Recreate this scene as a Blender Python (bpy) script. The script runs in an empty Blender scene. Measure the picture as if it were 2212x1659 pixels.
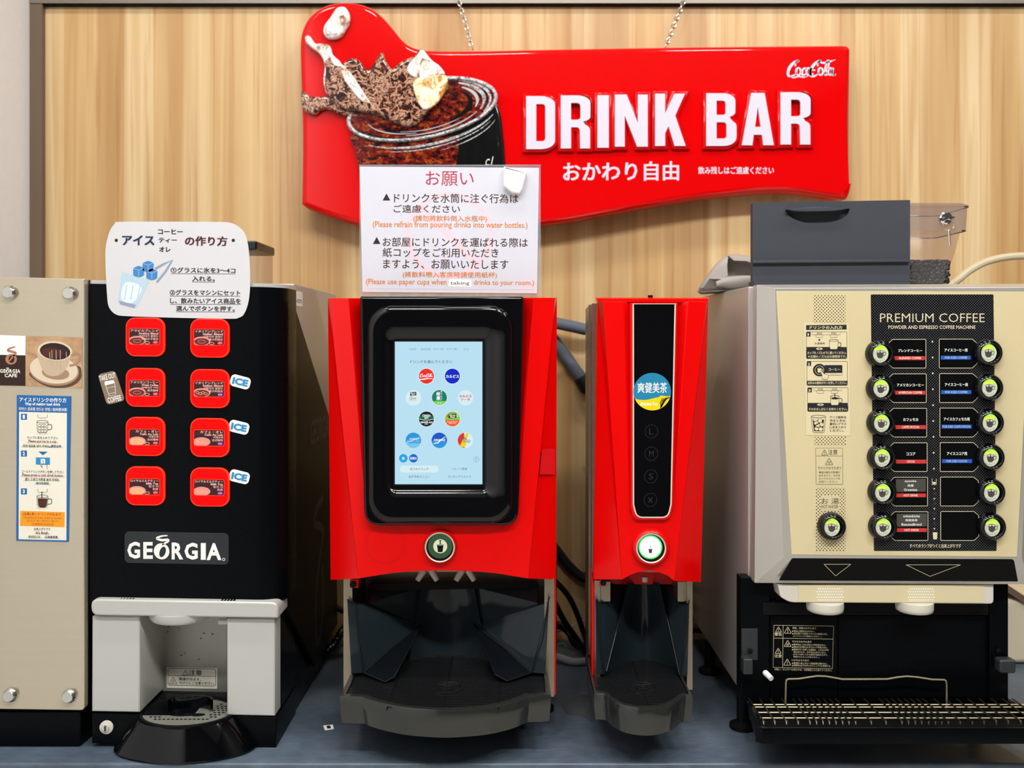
import bpy, bmesh, math, random
from mathutils import Vector
from mathutils.geometry import tessellate_polygon
random.seed(7)
SC = bpy.context.scene
COL = SC.collection
PI = math.pi
# ------------------------------------------------------------------ camera
F, CX, HY, ZC = 2000.0, 1106.0, 730.0, 0.65      # focal length in photo pixels, principal column, eye line row, eye height over the counter
cam_data = bpy.data.cameras.new('camera')
cam = bpy.data.objects.new('camera', cam_data)
COL.objects.link(cam)
cam.location = (0, 0, ZC)
cam.rotation_euler = (PI / 2, 0, 0)
cam_data.sensor_width = 36.0
cam_data.lens = F / 2212 * 36
cam_data.shift_y = -(829.5 - HY) / 2212
cam_data.clip_start = 0.02
cam_data.dof.use_dof = True
cam_data.dof.focus_distance = 1.46
cam_data.dof.aperture_fstop = 4.0
SC.camera = cam
SC.view_settings.view_transform = 'Standard'
SC.view_settings.look = 'None'
SC.view_settings.gamma = 1.0
SC.view_settings.use_curve_mapping = False
SC.view_settings.exposure = -0.32
# ------------------------------------------------------------------ world and lamps
world = bpy.data.worlds.new('world')
SC.world = world
world.use_nodes = True
world.node_tree.nodes['Background'].inputs[0].default_value = (0.9, 0.95, 1, 1)
world.node_tree.nodes['Background'].inputs[1].default_value = 0.3
def lamp(name, loc, sx, sy, power, col, rot=(0, 0, 0)):
    l = bpy.data.lights.new(name, 'AREA')
    l.shape = 'RECTANGLE'; l.size = sx; l.size_y = sy; l.energy = power; l.color = col
    o = bpy.data.objects.new(name, l); COL.objects.link(o)
    o.location = loc; o.rotation_euler = rot
    return o
CEIL = 2.45
for lx in (-1.3, -0.55, 0.2, 0.95, 1.7):
    lamp('ceiling_lamp', (lx, -0.35, CEIL - 0.02), 0.5, 0.14, 34, (1.0, 0.985, 0.955))
for lx in (-0.9, -0.1, 0.7, 1.5):  # second, weaker row, added as fill light
    lamp('ceiling_lamp', (lx, 1.0, CEIL - 0.02), 0.3, 0.12, 9, (1.0, 0.985, 0.955))

# ------------------------------------------------------------------ materials
def lin(c):
    if isinstance(c, str):
        c = c.lstrip('#'); c = [int(c[i:i + 2], 16) / 255 for i in (0, 2, 4)]
    return tuple((x / 12.92 if x <= 0.04045 else ((x + 0.055) / 1.055) ** 2.4) for x in c) + (1.0,)
def new_mat(name):
    m = bpy.data.materials.new(name); m.use_nodes = True
    nt = m.node_tree
    return m, nt, nt.nodes['Principled BSDF']
def mat(name, col, rough=0.5, metal=0.0, emit=0.0, emit_col=None, coat=0.0, spec=0.5, noise=0.0, scale=(40, 40, 40), bump=0.0, trans=0.0, alpha=1.0, ior=1.45):
    m, nt, b = new_mat(name)
    c = lin(col)
    b.inputs['Base Color'].default_value = c
    b.inputs['Roughness'].default_value = rough
    b.inputs['Metallic'].default_value = metal
    b.inputs['Coat Weight'].default_value = coat
    b.inputs['Coat Roughness'].default_value = 0.06
    b.inputs['Specular IOR Level'].default_value = spec
    b.inputs['Transmission Weight'].default_value = trans
    b.inputs['IOR'].default_value = ior
    b.inputs['Alpha'].default_value = alpha
    if emit:
        b.inputs['Emission Color'].default_value = lin(emit_col or col)
        b.inputs['Emission Strength'].default_value = emit
    if noise or bump:
        tc = nt.nodes.new('ShaderNodeTexCoord'); mp = nt.nodes.new('ShaderNodeMapping')
        mp.inputs['Scale'].default_value = scale
        nz = nt.nodes.new('ShaderNodeTexNoise'); nz.inputs['Scale'].default_value = 1.0; nz.inputs['Detail'].default_value = 4
        nt.links.new(tc.outputs['Object'], mp.inputs['Vector']); nt.links.new(mp.outputs['Vector'], nz.inputs['Vector'])
        if noise:
            mr = nt.nodes.new('ShaderNodeMapRange')
            mr.inputs['To Min'].default_value = max(0.02, rough - noise); mr.inputs['To Max'].default_value = min(1, rough + noise)
            nt.links.new(nz.outputs['Fac'], mr.inputs['Value']); nt.links.new(mr.outputs['Result'], b.inputs['Roughness'])
            mx = nt.nodes.new('ShaderNodeMix'); mx.data_type = 'RGBA'
            mx.inputs[6].default_value = tuple(x * (1 - noise) for x in c[:3]) + (1,)
            mx.inputs[7].default_value = tuple(min(1, x * (1 + noise)) for x in c[:3]) + (1,)
            nt.links.new(nz.outputs['Fac'], mx.inputs[0]); nt.links.new(mx.outputs[2], b.inputs['Base Color'])
        if bump:
            bp = nt.nodes.new('ShaderNodeBump'); bp.inputs['Strength'].default_value = bump; bp.inputs['Distance'].default_value = 0.002
            nt.links.new(nz.outputs['Fac'], bp.inputs['Height']); nt.links.new(bp.outputs['Normal'], b.inputs['Normal'])
    return m
def ramp(nt, stops):
    r = nt.nodes.new('ShaderNodeValToRGB')
    e = r.color_ramp.elements
    while len(e) < len(stops): e.new(0.5)
    for k, (p, c) in enumerate(stops): e[k].position = p; e[k].color = lin(c)
    return r
def noise_tex(nt, scale, detail=4, rough=0.55, dist=0.0):
    tc = nt.nodes.new('ShaderNodeTexCoord'); mp = nt.nodes.new('ShaderNodeMapping'); mp.inputs['Scale'].default_value = scale
    nz = nt.nodes.new('ShaderNodeTexNoise'); nz.inputs['Scale'].default_value = 1; nz.inputs['Detail'].default_value = detail
    nz.inputs['Roughness'].default_value = rough; nz.inputs['Distortion'].default_value = dist
    nt.links.new(tc.outputs['Object'], mp.inputs['Vector']); nt.links.new(mp.outputs['Vector'], nz.inputs['Vector'])
    return nz
def mixc(nt, mode, fac, a, b):
    mx = nt.nodes.new('ShaderNodeMix'); mx.data_type = 'RGBA'; mx.blend_type = mode
    if isinstance(fac, (int, float)): mx.inputs[0].default_value = fac
    else: nt.links.new(fac, mx.inputs[0])
    for k, s in ((6, a), (7, b)):
        if isinstance(s, tuple): mx.inputs[k].default_value = s
        else: nt.links.new(s, mx.inputs[k])
    return mx.outputs[2]
def wood_mat():
    m, nt, b = new_mat('pale_oak_laminate')
    a = noise_tex(nt, (13, 1, 0.5), 3, 0.5, 0.4)
    r1 = ramp(nt, [(0.30, '#bd9868'), (0.44, '#cfae7e'), (0.56, '#e2c99c'), (0.66, '#d4b583'), (0.78, '#f0deb8')])
    nt.links.new(a.outputs['Fac'], r1.inputs['Fac'])
    f = noise_tex(nt, (60, 1, 1.2), 4, 0.5, 0.8)
    r2 = ramp(nt, [(0.32, '#d8b78c'), (0.46, '#ffffff'), (1.0, '#ffffff')])
    nt.links.new(f.outputs['Fac'], r2.inputs['Fac'])
    c1 = mixc(nt, 'MULTIPLY', 0.5, r1.outputs['Color'], r2.outputs['Color'])
    # strips of different tone
    tc = nt.nodes.new('ShaderNodeTexCoord'); sx = nt.nodes.new('ShaderNodeSeparateXYZ'); nt.links.new(tc.outputs['Object'], sx.inputs[0])
    mu = nt.nodes.new('ShaderNodeMath'); mu.operation = 'MULTIPLY'; mu.inputs[1].default_value = 15.5; nt.links.new(sx.outputs[0], mu.inputs[0])
    fl = nt.nodes.new('ShaderNodeMath'); fl.operation = 'FLOOR'; nt.links.new(mu.outputs[0], fl.inputs[0])
    wn = nt.nodes.new('ShaderNodeTexWhiteNoise'); wn.noise_dimensions = '1D'; nt.links.new(fl.outputs[0], wn.inputs['W'])
    r3 = ramp(nt, [(0.0, '#e8d2b0'), (0.5, '#f4e8d4'), (1.0, '#ffffff')]); nt.links.new(wn.outputs['Value'], r3.inputs['Fac'])
    c2 = mixc(nt, 'MULTIPLY', 0.75, c1, r3.outputs['Color'])
    k = noise_tex(nt, (22, 1, 9), 1, 0.4)
    r4 = ramp(nt, [(0.0, '#ffffff'), (0.765, '#ffffff'), (0.81, '#9a7450')]); nt.links.new(k.outputs['Fac'], r4.inputs['Fac'])
    c3 = mixc(nt, 'MULTIPLY', 0.7, c2, r4.outputs['Color'])
    nt.links.new(c3, b.inputs['Base Color'])
    b.inputs['Roughness'].default_value = 0.45
    return m
def dots_mat(name, base, dot, pitch, radius, rough=0.4, coat=0.0):
    m, nt, b = new_mat(name)
    tc = nt.nodes.new('ShaderNodeTexCoord')
    cell = (pitch, 1.0, pitch * 1.0)
    outs = []
    for off in (0.0, 0.5):
        v = nt.nodes.new('ShaderNodeVectorMath'); v.operation = 'MULTIPLY'; v.inputs[1].default_value = (1 / cell[0], 0, 1 / cell[2])
        nt.links.new(tc.outputs['Object'], v.inputs[0])
        ad = nt.nodes.new('ShaderNodeVectorMath'); ad.operation = 'ADD'; ad.inputs[1].default_value = (100 + off, 0, 100 + off); nt.links.new(v.outputs[0], ad.inputs[0])
        fr = nt.nodes.new('ShaderNodeVectorMath'); fr.operation = 'FRACTION'; nt.links.new(ad.outputs[0], fr.inputs[0])
        sb = nt.nodes.new('ShaderNodeVectorMath'); sb.operation = 'SUBTRACT'; sb.inputs[1].default_value = (0.5, 0, 0.5); nt.links.new(fr.outputs[0], sb.inputs[0])
        ln = nt.nodes.new('ShaderNodeVectorMath'); ln.operation = 'LENGTH'; nt.links.new(sb.outputs[0], ln.inputs[0])
        outs.append(ln.outputs['Value'])
    mn = nt.nodes.new('ShaderNodeMath'); mn.operation = 'MINIMUM'; nt.links.new(outs[0], mn.inputs[0]); nt.links.new(outs[1], mn.inputs[1])
    lt = nt.nodes.new('ShaderNodeMath'); lt.operation = 'LESS_THAN'; lt.inputs[1].default_value = radius / pitch; nt.links.new(mn.outputs[0], lt.inputs[0])
    nt.links.new(mixc(nt, 'MIX', lt.outputs[0], lin(base), lin(dot)), b.inputs['Base Color'])
    b.inputs['Roughness'].default_value = rough; b.inputs['Coat Weight'].default_value = coat
    return m
def worktop_mat():
    m, nt, b = new_mat('slate_grey_worktop')
    a = noise_tex(nt, (7, 7, 7), 5, 0.6, 0.4)
    r = ramp(nt, [(0.3, '#465260'), (0.55, '#596776'), (0.75, '#6e7b89')]); nt.links.new(a.outputs['Fac'], r.inputs['Fac'])
    f = noise_tex(nt, (40, 160, 40), 5, 0.6)
    r2 = ramp(nt, [(0.35, '#d0d0d0'), (0.6, '#ffffff')]); nt.links.new(f.outputs['Fac'], r2.inputs['Fac'])
    nt.links.new(mixc(nt, 'MULTIPLY', 0.5, r.outputs['Color'], r2.outputs['Color']), b.inputs['Base Color'])
    mr = nt.nodes.new('ShaderNodeMapRange'); mr.inputs['To Min'].default_value = 0.25; mr.inputs['To Max'].default_value = 0.5
    nt.links.new(a.outputs['Fac'], mr.inputs['Value']); nt.links.new(mr.outputs['Result'], b.inputs['Roughness'])
    return m
def splash_mat(name, stops, scale, rough=0.15, dist=2.0, coat=0.5):
    m, nt, b = new_mat(name)
    a = noise_tex(nt, scale, 6, 0.68, dist)
    r = ramp(nt, stops); nt.links.new(a.outputs['Fac'], r.inputs['Fac'])
    nt.links.new(r.outputs['Color'], b.inputs['Base Color'])
    b.inputs['Roughness'].default_value = rough; b.inputs['Coat Weight'].default_value = coat
    return m
def brushed_mat(name, col, rough=0.32, stretch=(3, 3, 260), amt=0.12, metal=1.0):
    m, nt, b = new_mat(name)
    a = noise_tex(nt, stretch, 4, 0.6)
    c = lin(col)
    nt.links.new(mixc(nt, 'MIX', a.outputs['Fac'], tuple(x * (1 - amt) for x in c[:3]) + (1,), tuple(min(1, x * (1 + amt)) for x in c[:3]) + (1,)), b.inputs['Base Color'])
    mr = nt.nodes.new('ShaderNodeMapRange'); mr.inputs['To Min'].default_value = rough - 0.06; mr.inputs['To Max'].default_value = rough + 0.06
    nt.links.new(a.outputs['Fac'], mr.inputs['Value']); nt.links.new(mr.outputs['Result'], b.inputs['Roughness'])
    b.inputs['Metallic'].default_value = metal
    return m
def glass_mat(name, tint, alpha, rough=0.05):
    m, nt, b = new_mat(name)
    out = nt.nodes['Material Output']
    tr = nt.nodes.new('ShaderNodeBsdfTransparent'); tr.inputs['Color'].default_value = lin(tint)
    b.inputs['Base Color'].default_value = lin(tint); b.inputs['Roughness'].default_value = rough
    mx = nt.nodes.new('ShaderNodeMixShader'); mx.inputs[0].default_value = alpha
    nt.links.new(tr.outputs[0], mx.inputs[1]); nt.links.new(b.outputs[0], mx.inputs[2]); nt.links.new(mx.outputs[0], out.inputs['Surface'])
    return m

M = {}
M['wood'] = wood_mat()
M['plaster'] = mat('white_plaster', '#eceef2', 0.8, noise=0.04, scale=(60, 60, 60), bump=0.15)
M['ceiling'] = mat('ceiling_white', '#d8d6d0', 0.9)
M['floor'] = mat('floor_pale', '#c8c5c0', 0.4)
M['roomwall'] = mat('far_wall_beige', '#4e4a46', 0.8)
M['brown'] = mat('brown_trim', '#6f5c4b', 0.5, noise=0.1, scale=(30, 30, 4))
M['alu'] = mat('aluminium_rail', '#8a8278', 0.4, 0.6)
M['worktop'] = worktop_mat()
M['signred'] = mat('gloss_sign_red', '#dc0306', 0.07, spec=0.45)
M['signwhite'] = mat('sign_white', '#dad6e6', 0.3)
M['red'] = mat('dispenser_red', '#dc0404', 0.22, spec=0.35)
M['redd'] = mat('tape_red', '#d81018', 0.5)
M['redline'] = mat('red_seam', '#a00508', 0.4)
M['black'] = mat('satin_black', '#05070a', 0.28, spec=0.10, noise=0.05, scale=(20, 20, 20))
M['gblack'] = mat('gloss_black', '#040508', 0.07, spec=0.35, coat=0.25)
M['rod'] = mat('dimmed_wire', '#4c483e', 0.3, 0.8)  # darker copy of the stainless wire; the rods' dimness is put into the colour
M['strip'] = mat('black_glass_strip', '#030405', 0.12, spec=0.12)
M['hopper2'] = glass_mat('hopper_lid_plastic', '#d8d2d4', 0.14, 0.05)
M['edgeblk'] = mat('rounded_black_edge', '#0a0c10', 0.4)
M['mblack'] = mat('matt_black', '#070809', 0.6, spec=0.2)
M['dkgrey'] = mat('dark_grey_plastic', '#2a2d30', 0.4)
M['side'] = mat('black_side_panel', '#07080a', 0.45, spec=0.15)
M['sidelogo'] = mat('dark_grey_print', '#3a3c40', 0.5)
M['plate'] = mat('logo_plate_grey', '#20262a', 0.45)
M['white'] = mat('white_print', '#f2f2ee', 0.6)
M['paper'] = mat('white_paper', '#d0d0d3', 0.55, noise=0.02, scale=(15, 15, 15), bump=0.1)
M['pap2'] = mat('laminated_paper', '#d2d2dd', 0.3, coat=0.2)
M['offw'] = mat('off_white_plastic', '#d2cdc0', 0.4)
M['ink'] = mat('black_ink', '#14161a', 0.6)
M['navyink'] = mat('navy_ink', '#182a48', 0.6)
M['maroon'] = mat('maroon_ink', '#4a1a22', 0.6)
M['choc'] = mat('chocolate_ink', '#3c1a08', 0.6)
M['orange'] = mat('orange_ink', '#d0781a', 0.6)
M['pinkred'] = mat('crimson_ink', '#b02848', 0.6)
M['ghostred'] = mat('pale_pink_print', '#f2c8d4', 0.5)
M['ghostgrey'] = mat('pale_grey_print', '#d2d0e0', 0.5)
M['blue'] = mat('label_blue', '#1a64a8', 0.45)
M['iceblue'] = mat('sticker_blue', '#2a8cc4', 0.5)
M['cubeblue'] = mat('ice_print_blue', '#3a80c0', 0.4)
M['glassprint'] = mat('glass_print', '#b4cede', 0.4)
M['glassprint2'] = mat('glass_print_light', '#dbe8ee', 0.4)
M['tong'] = mat('tong_print', '#8e9ab2', 0.4)
M['amber'] = mat('label_amber', '#f0a01a', 0.5)
M['pinkhl'] = mat('pink_highlight', '#f0b8b0', 0.6)
M['greenhl'] = mat('green_highlight', '#c0d4a4', 0.6)
M['bluehl'] = mat('blue_highlight', '#aac4e0', 0.6)
M['redprint'] = mat('red_print', '#c03028', 0.6)
M['cream'] = mat('cream_paper', '#ece8d8', 0.5)
M['coffee'] = mat('coffee_print', '#4a2016', 0.4)
M['coffeed'] = mat('dark_coffee_print', '#2a120c', 0.4)
M['tanphoto'] = splash_mat('tan_table_print', [(0.3, '#9c7654'), (0.6, '#c49c74'), (0.8, '#d8b890')], (30, 30, 60), 0.35, 0.5, 0.1)
M['cupphoto'] = mat('cup_print', '#c4ae94', 0.35)
M['saucer'] = mat('saucer_print', '#dccab2', 0.35)
M['shadowprint'] = mat('dark_table_print', '#5a4030', 0.4)
M['cupshade'] = mat('cup_print_shade', '#a08468', 0.35)
M['copper'] = mat('copper_print', '#b0785c', 0.4)
M['tan'] = mat('takeout_tan', '#87735f', 0.55)
M['cabfront'] = brushed_mat('champagne_panel', '#c9bfa8', 0.16, (3, 3, 200), 0.04, 0.6)
M['steel'] = brushed_mat('brushed_steel', '#b6b1ae', 0.38, (300, 300, 3), 0.05, 0.3)
M['steelh'] = brushed_mat('brushed_steel_flat', '#a89d8c', 0.36, (3, 3, 220), 0.08, 1.0)
M['chrome'] = mat('chrome', '#d8d8d4', 0.14, 1.0)
M['wire'] = mat('stainless_wire', '#e6d8b4', 0.3, 0.85)
M['silver'] = mat('silver_paint', '#c2c3be', 0.38, 0.25)
M['silver2'] = mat('silver_frame_paint', '#b9b6ae', 0.32, 0.45)
M['recess'] = brushed_mat('dull_steel', '#a6a69c', 0.42, (3, 3, 120), 0.05, 0.6)
M['tray'] = mat('grey_tray_plastic', '#383a37', 0.15, 0.55, coat=0.3)
M['grille'] = mat('dark_grille', '#17181a', 0.3, coat=0.2)
M['smoke'] = glass_mat('smoked_plastic', '#2c383e', 0.58, 0.06)
M['smoke2'] = glass_mat('smoked_plastic_thick', '#10151a', 0.8, 0.05)
M['acrylic'] = glass_mat('clear_acrylic', '#f2f4f6', 0.10, 0.05)
M['hopper'] = glass_mat('hopper_plastic', '#ece8e8', 0.07, 0.06)
M['clearedge'] = glass_mat('acrylic_edge', '#c8ccd8', 0.5, 0.1)
M['btnred'] = mat('backlit_red', '#600000', 0.4, emit=1.22, emit_col='#ff0000', spec=0.15)
M['btnrim'] = mat('backlit_red_rim', '#601004', 0.3, emit=1.2, emit_col='#ff3412')
M['btnpic'] = mat('backlit_dark_picture', '#140404', 0.3, emit=0.6, emit_col='#4a1414')
M['btntext'] = mat('backlit_pink_text', '#805850', 0.4, emit=0.98, emit_col='#ffc4bc')
M['btncup'] = mat('backlit_cup', '#804840', 0.4, emit=0.91, emit_col='#f09c90')
M['btnmilk'] = mat('backlit_milk', '#806040', 0.4, emit=1.04, emit_col='#ffb080')
M['btncof'] = mat('backlit_coffee', '#301010', 0.4, emit=0.78, emit_col='#7a2420')
M['btnhot'] = mat('backlit_hot_tag', '#600418', 0.4, emit=1.04, emit_col='#ff1444')
M['btnice'] = mat('backlit_ice_tag', '#301048', 0.4, emit=1.04, emit_col='#7838b8')
def scr(name, col, e=1.2): return mat('screen_' + name, '#000000', 0.25, emit=e, emit_col=col)
for n_, c_ in dict(bg='#bce4f6', pale='#d9f1f6', ink='#4a5a78', inkb='#5aa0cc', red='#f03028', navy='#0a2cc8', white='#ffffff', green='#18806a', lime='#7cd454', blk='#16242a', grn2='#1c6a48', orng='#f4622a', yel='#f4d81c', aqua='#2a98e0', aqua2='#1a58cc', sky='#7cc6ee', crim='#d02848', wat='#1aa8ec', soda='#1868d0', brown='#8a6a50').items():
    M['s_' + n_] = scr(n_, c_)
M['lite'] = mat('lit_button_white', '#f4fff0', 0.3, emit=1.2, emit_col='#f4fff4')
M['litgreen'] = mat('lit_button_green', '#40c060', 0.3, emit=0.8, emit_col='#30b850')
M['dimgreen'] = mat('dim_button_green', '#2c4a30', 0.3, emit=0.15, emit_col='#406a44')
M['dimface'] = mat('dim_button_face', '#c8ccb0', 0.4, emit=0.25, emit_col='#d0d4b4')
M['knobface'] = mat('knob_face', '#c4c8b4', 0.3, emit=0.08, emit_col='#e8f0d0', coat=0.3)
M['knobgreen'] = mat('knob_lime_glow', '#9aee20', 0.4, emit=0.95, emit_col='#9cf024')
M['knobyel'] = mat('knob_yellow_glow', '#dcf820', 0.4, emit=1.0, emit_col='#e0fa28')
M['champagne'] = mat('champagne_plate', '#d6c89e', 0.34, 0.1, noise=0.03, scale=(4, 4, 4))
M['champlabel'] = mat('champagne_label', '#dccfa8', 0.35, 0.05)
M['holes'] = dots_mat('perforated_champagne', '#d6c89e', '#4a4030', 0.0052, 0.00105, 0.4)
M['panelblk'] = dots_mat('dotted_black_panel', '#0b0c10', '#686a6e', 0.0042, 0.00062, 0.25, 0.0)
M['winblk'] = mat('label_window_black', '#08090b', 0.3, spec=0.2)
M['goldline'] = mat('pale_gold_line', '#d8ccaa', 0.4)
M['tagred'] = mat('tag_red', '#c43434', 0.45)
M['tagblue'] = mat('tag_blue', '#2458b8', 0.45)
M['greylab'] = mat('grey_tape_label', '#45433f', 0.5)
M['boxgrey'] = mat('charcoal_lid', '#363a42', 0.55, noise=0.05, scale=(30, 30, 30))
M['beans'] = mat('coffee_beans', '#060504', 0.3)
M['bag'] = mat('grey_vinyl', '#a19b96', 0.42, noise=0.08, scale=(14, 14, 14))
M['foam'] = mat('grey_foam_pipe', '#59606c', 0.7, noise=0.1, scale=(60, 60, 60), bump=0.5)
M['tapeblk'] = mat('black_tape', '#16171c', 0.6)
M['cable'] = mat('black_cable', '#0a0b0d', 0.25)
M['hosegrey'] = mat('grey_hose', '#8a8c90', 0.4)
M['beigehose'] = mat('beige_hose', '#c8bc9e', 0.5)
M['greenwire'] = mat('green_wire', '#3a7a60', 0.4)
M['whitewire'] = mat('pale_wire', '#b8c0b4', 0.4)
M['bin'] = mat('cream_plastic', '#e0d4b8', 0.5)
M['teal'] = mat('tea_sticker_blue', '#1f7fa6', 0.4)
M['yellow'] = mat('tea_sticker_yellow', '#f0cc10', 0.4)
M['faint'] = mat('faint_grey_print', '#26282a', 0.3)
M['puddle'] = glass_mat('spilt_water', '#a0a8a8', 0.25, 0.04)
M['stain'] = mat('brown_stain', '#8a6a40', 0.5)
M['cola'] = splash_mat('cola_splash_print', [(0.28, '#0a0403'), (0.42, '#1e0805'), (0.47, '#6a2c18'), (0.50, '#e8c0a4'), (0.54, '#8a4a30'), (0.58, '#180604'), (0.64, '#3a140a'), (0.68, '#f4dccc'), (0.74, '#fff6ee')], (52, 52, 60), dist=0.7)
M['colawhite'] = splash_mat('foam_splash_print', [(0.3, '#2a1812'), (0.40, '#a88470'), (0.46, '#f0e2d4'), (0.58, '#ffffff'), (0.66, '#8a7060'), (0.72, '#ffffff')], (48, 48, 48), dist=0.8)
M['colared'] = splash_mat('cola_depth_print', [(0.30, '#080202'), (0.45, '#1e0505'), (0.50, '#8a1210'), (0.54, '#240606'), (0.60, '#c85c24'), (0.63, '#160504'), (0.72, '#1a0606'), (0.78, '#f0b868')], (50, 50, 85), dist=0.8)
M['coladark'] = splash_mat('cola_dark_print', [(0.3, '#050608'), (0.62, '#0d0f12'), (0.72, '#5a4428'), (0.8, '#121418')], (40, 40, 7), dist=0.6)
M['glassrim'] = splash_mat('glass_rim_print', [(0.3, '#14161a'), (0.42, '#6a7078'), (0.50, '#e8eaec'), (0.57, '#3a4048'), (0.68, '#ffffff'), (0.8, '#8a9098')], (60, 60, 110), dist=0.8)
M['amberice'] = splash_mat('ice_print', [(0.3, '#7a4018'), (0.42, '#d89848'), (0.5, '#f8e8c0'), (0.7, '#ffffff')], (45, 45, 45), dist=0.8)
M['streak'] = mat('grey_streak_print', '#b4bac0', 0.3)

# ------------------------------------------------------------------ shape helpers
def P(x, y, d):
    return Vector(((x - CX) * d / F, d, ZC - (y - HY) * d / F))
def PZ(x, y, z):                      # point seen at (x, y) that lies at height z
    d = (ZC - z) * F / (y - HY)
    return P(x, y, d)
def arc(cx, cy, rx, ry, a0, a1, n=10):
    return [(cx + rx * math.cos(math.radians(a0 + (a1 - a0) * k / n)), cy + ry * math.sin(math.radians(a0 + (a1 - a0) * k / n))) for k in range(n + 1)]
def ell(cx, cy, rx, ry=None, n=32, rot=0):
    ry = rx if ry is None else ry; c, s = math.cos(rot), math.sin(rot); o = []
    for k in range(n):
        a = 2 * PI * k / n; u, v = rx * math.cos(a), ry * math.sin(a); o.append((cx + u * c - v * s, cy + u * s + v * c))
    return o
def rrect(x0, y0, x1, y1, r, n=6, slope=0.0):
    p = arc(x1 - r, y0 + r, r, r, -90, 0, n) + arc(x1 - r, y1 - r, r, r, 0, 90, n) + arc(x0 + r, y1 - r, r, r, 90, 180, n) + arc(x0 + r, y0 + r, r, r, 180, 270, n)
    xm = (x0 + x1) / 2
    return [(x, y + slope * (x - xm)) for x, y in p]
def roundpoly(pts, r, n=5):
    o = []; N = len(pts)
    for k in range(N):
        a, b, c = Vector(pts[k - 1]), Vector(pts[k]), Vector(pts[(k + 1) % N])
        rr = r[k] if isinstance(r, (list, tuple)) else r
        if rr <= 0: o.append(tuple(b)); continue
        u, v = (a - b), (c - b); t = min(rr, u.length * 0.49, v.length * 0.49)
        p, q = b + u.normalized() * t, b + v.normalized() * t
        for i in range(n + 1):
            s = i / n; o.append(tuple(p * (1 - s) ** 2 + b * 2 * s * (1 - s) + q * s * s))
    return o
def spline(pts, n=8, closed=False):
    N = len(pts); o = []
    pts = [Vector(p) for p in pts]
    rng = range(N) if closed else range(N - 1)
    for k in rng:
        if closed: p0, p1, p2, p3 = pts[k - 1], pts[k], pts[(k + 1) % N], pts[(k + 2) % N]
        else: p0, p1, p2, p3 = pts[max(0, k - 1)], pts[k], pts[k + 1], pts[min(N - 1, k + 2)]
        for i in range(n):
            t = i / n
            o.append(0.5 * ((2 * p1) + (p2 - p0) * t + (2 * p0 - 5 * p1 + 4 * p2 - p3) * t * t + (3 * p1 - p0 - 3 * p2 + p3) * t ** 3))
    if not closed: o.append(pts[-1])
    return [tuple(p) for p in o]
def area2(p):
    return sum(p[k - 1][0] * p[k][1] - p[k][0] * p[k - 1][1] for k in range(len(p)))
def offset_poly(p, w):                # positive w grows the outline (pixel space)
    s = 1 if area2(p) > 0 else -1; N = len(p); o = []
    for k in range(N):
        a, b, c = Vector(p[k - 1]), Vector(p[k]), Vector(p[(k + 1) % N])
        u, v = (b - a), (c - b)
        if u.length < 1e-9 or v.length < 1e-9: o.append(tuple(b)); continue
        u.normalize(); v.normalize()
        n1, n2 = Vector((u.y, -u.x)), Vector((v.y, -v.x)); m = n1 + n2
        if m.length < 1e-6: m = n1
        m.normalize(); m *= min(2.2, 1 / max(0.35, m.dot(n1)))
        o.append(tuple(b + m * w * s))
    return o
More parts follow.
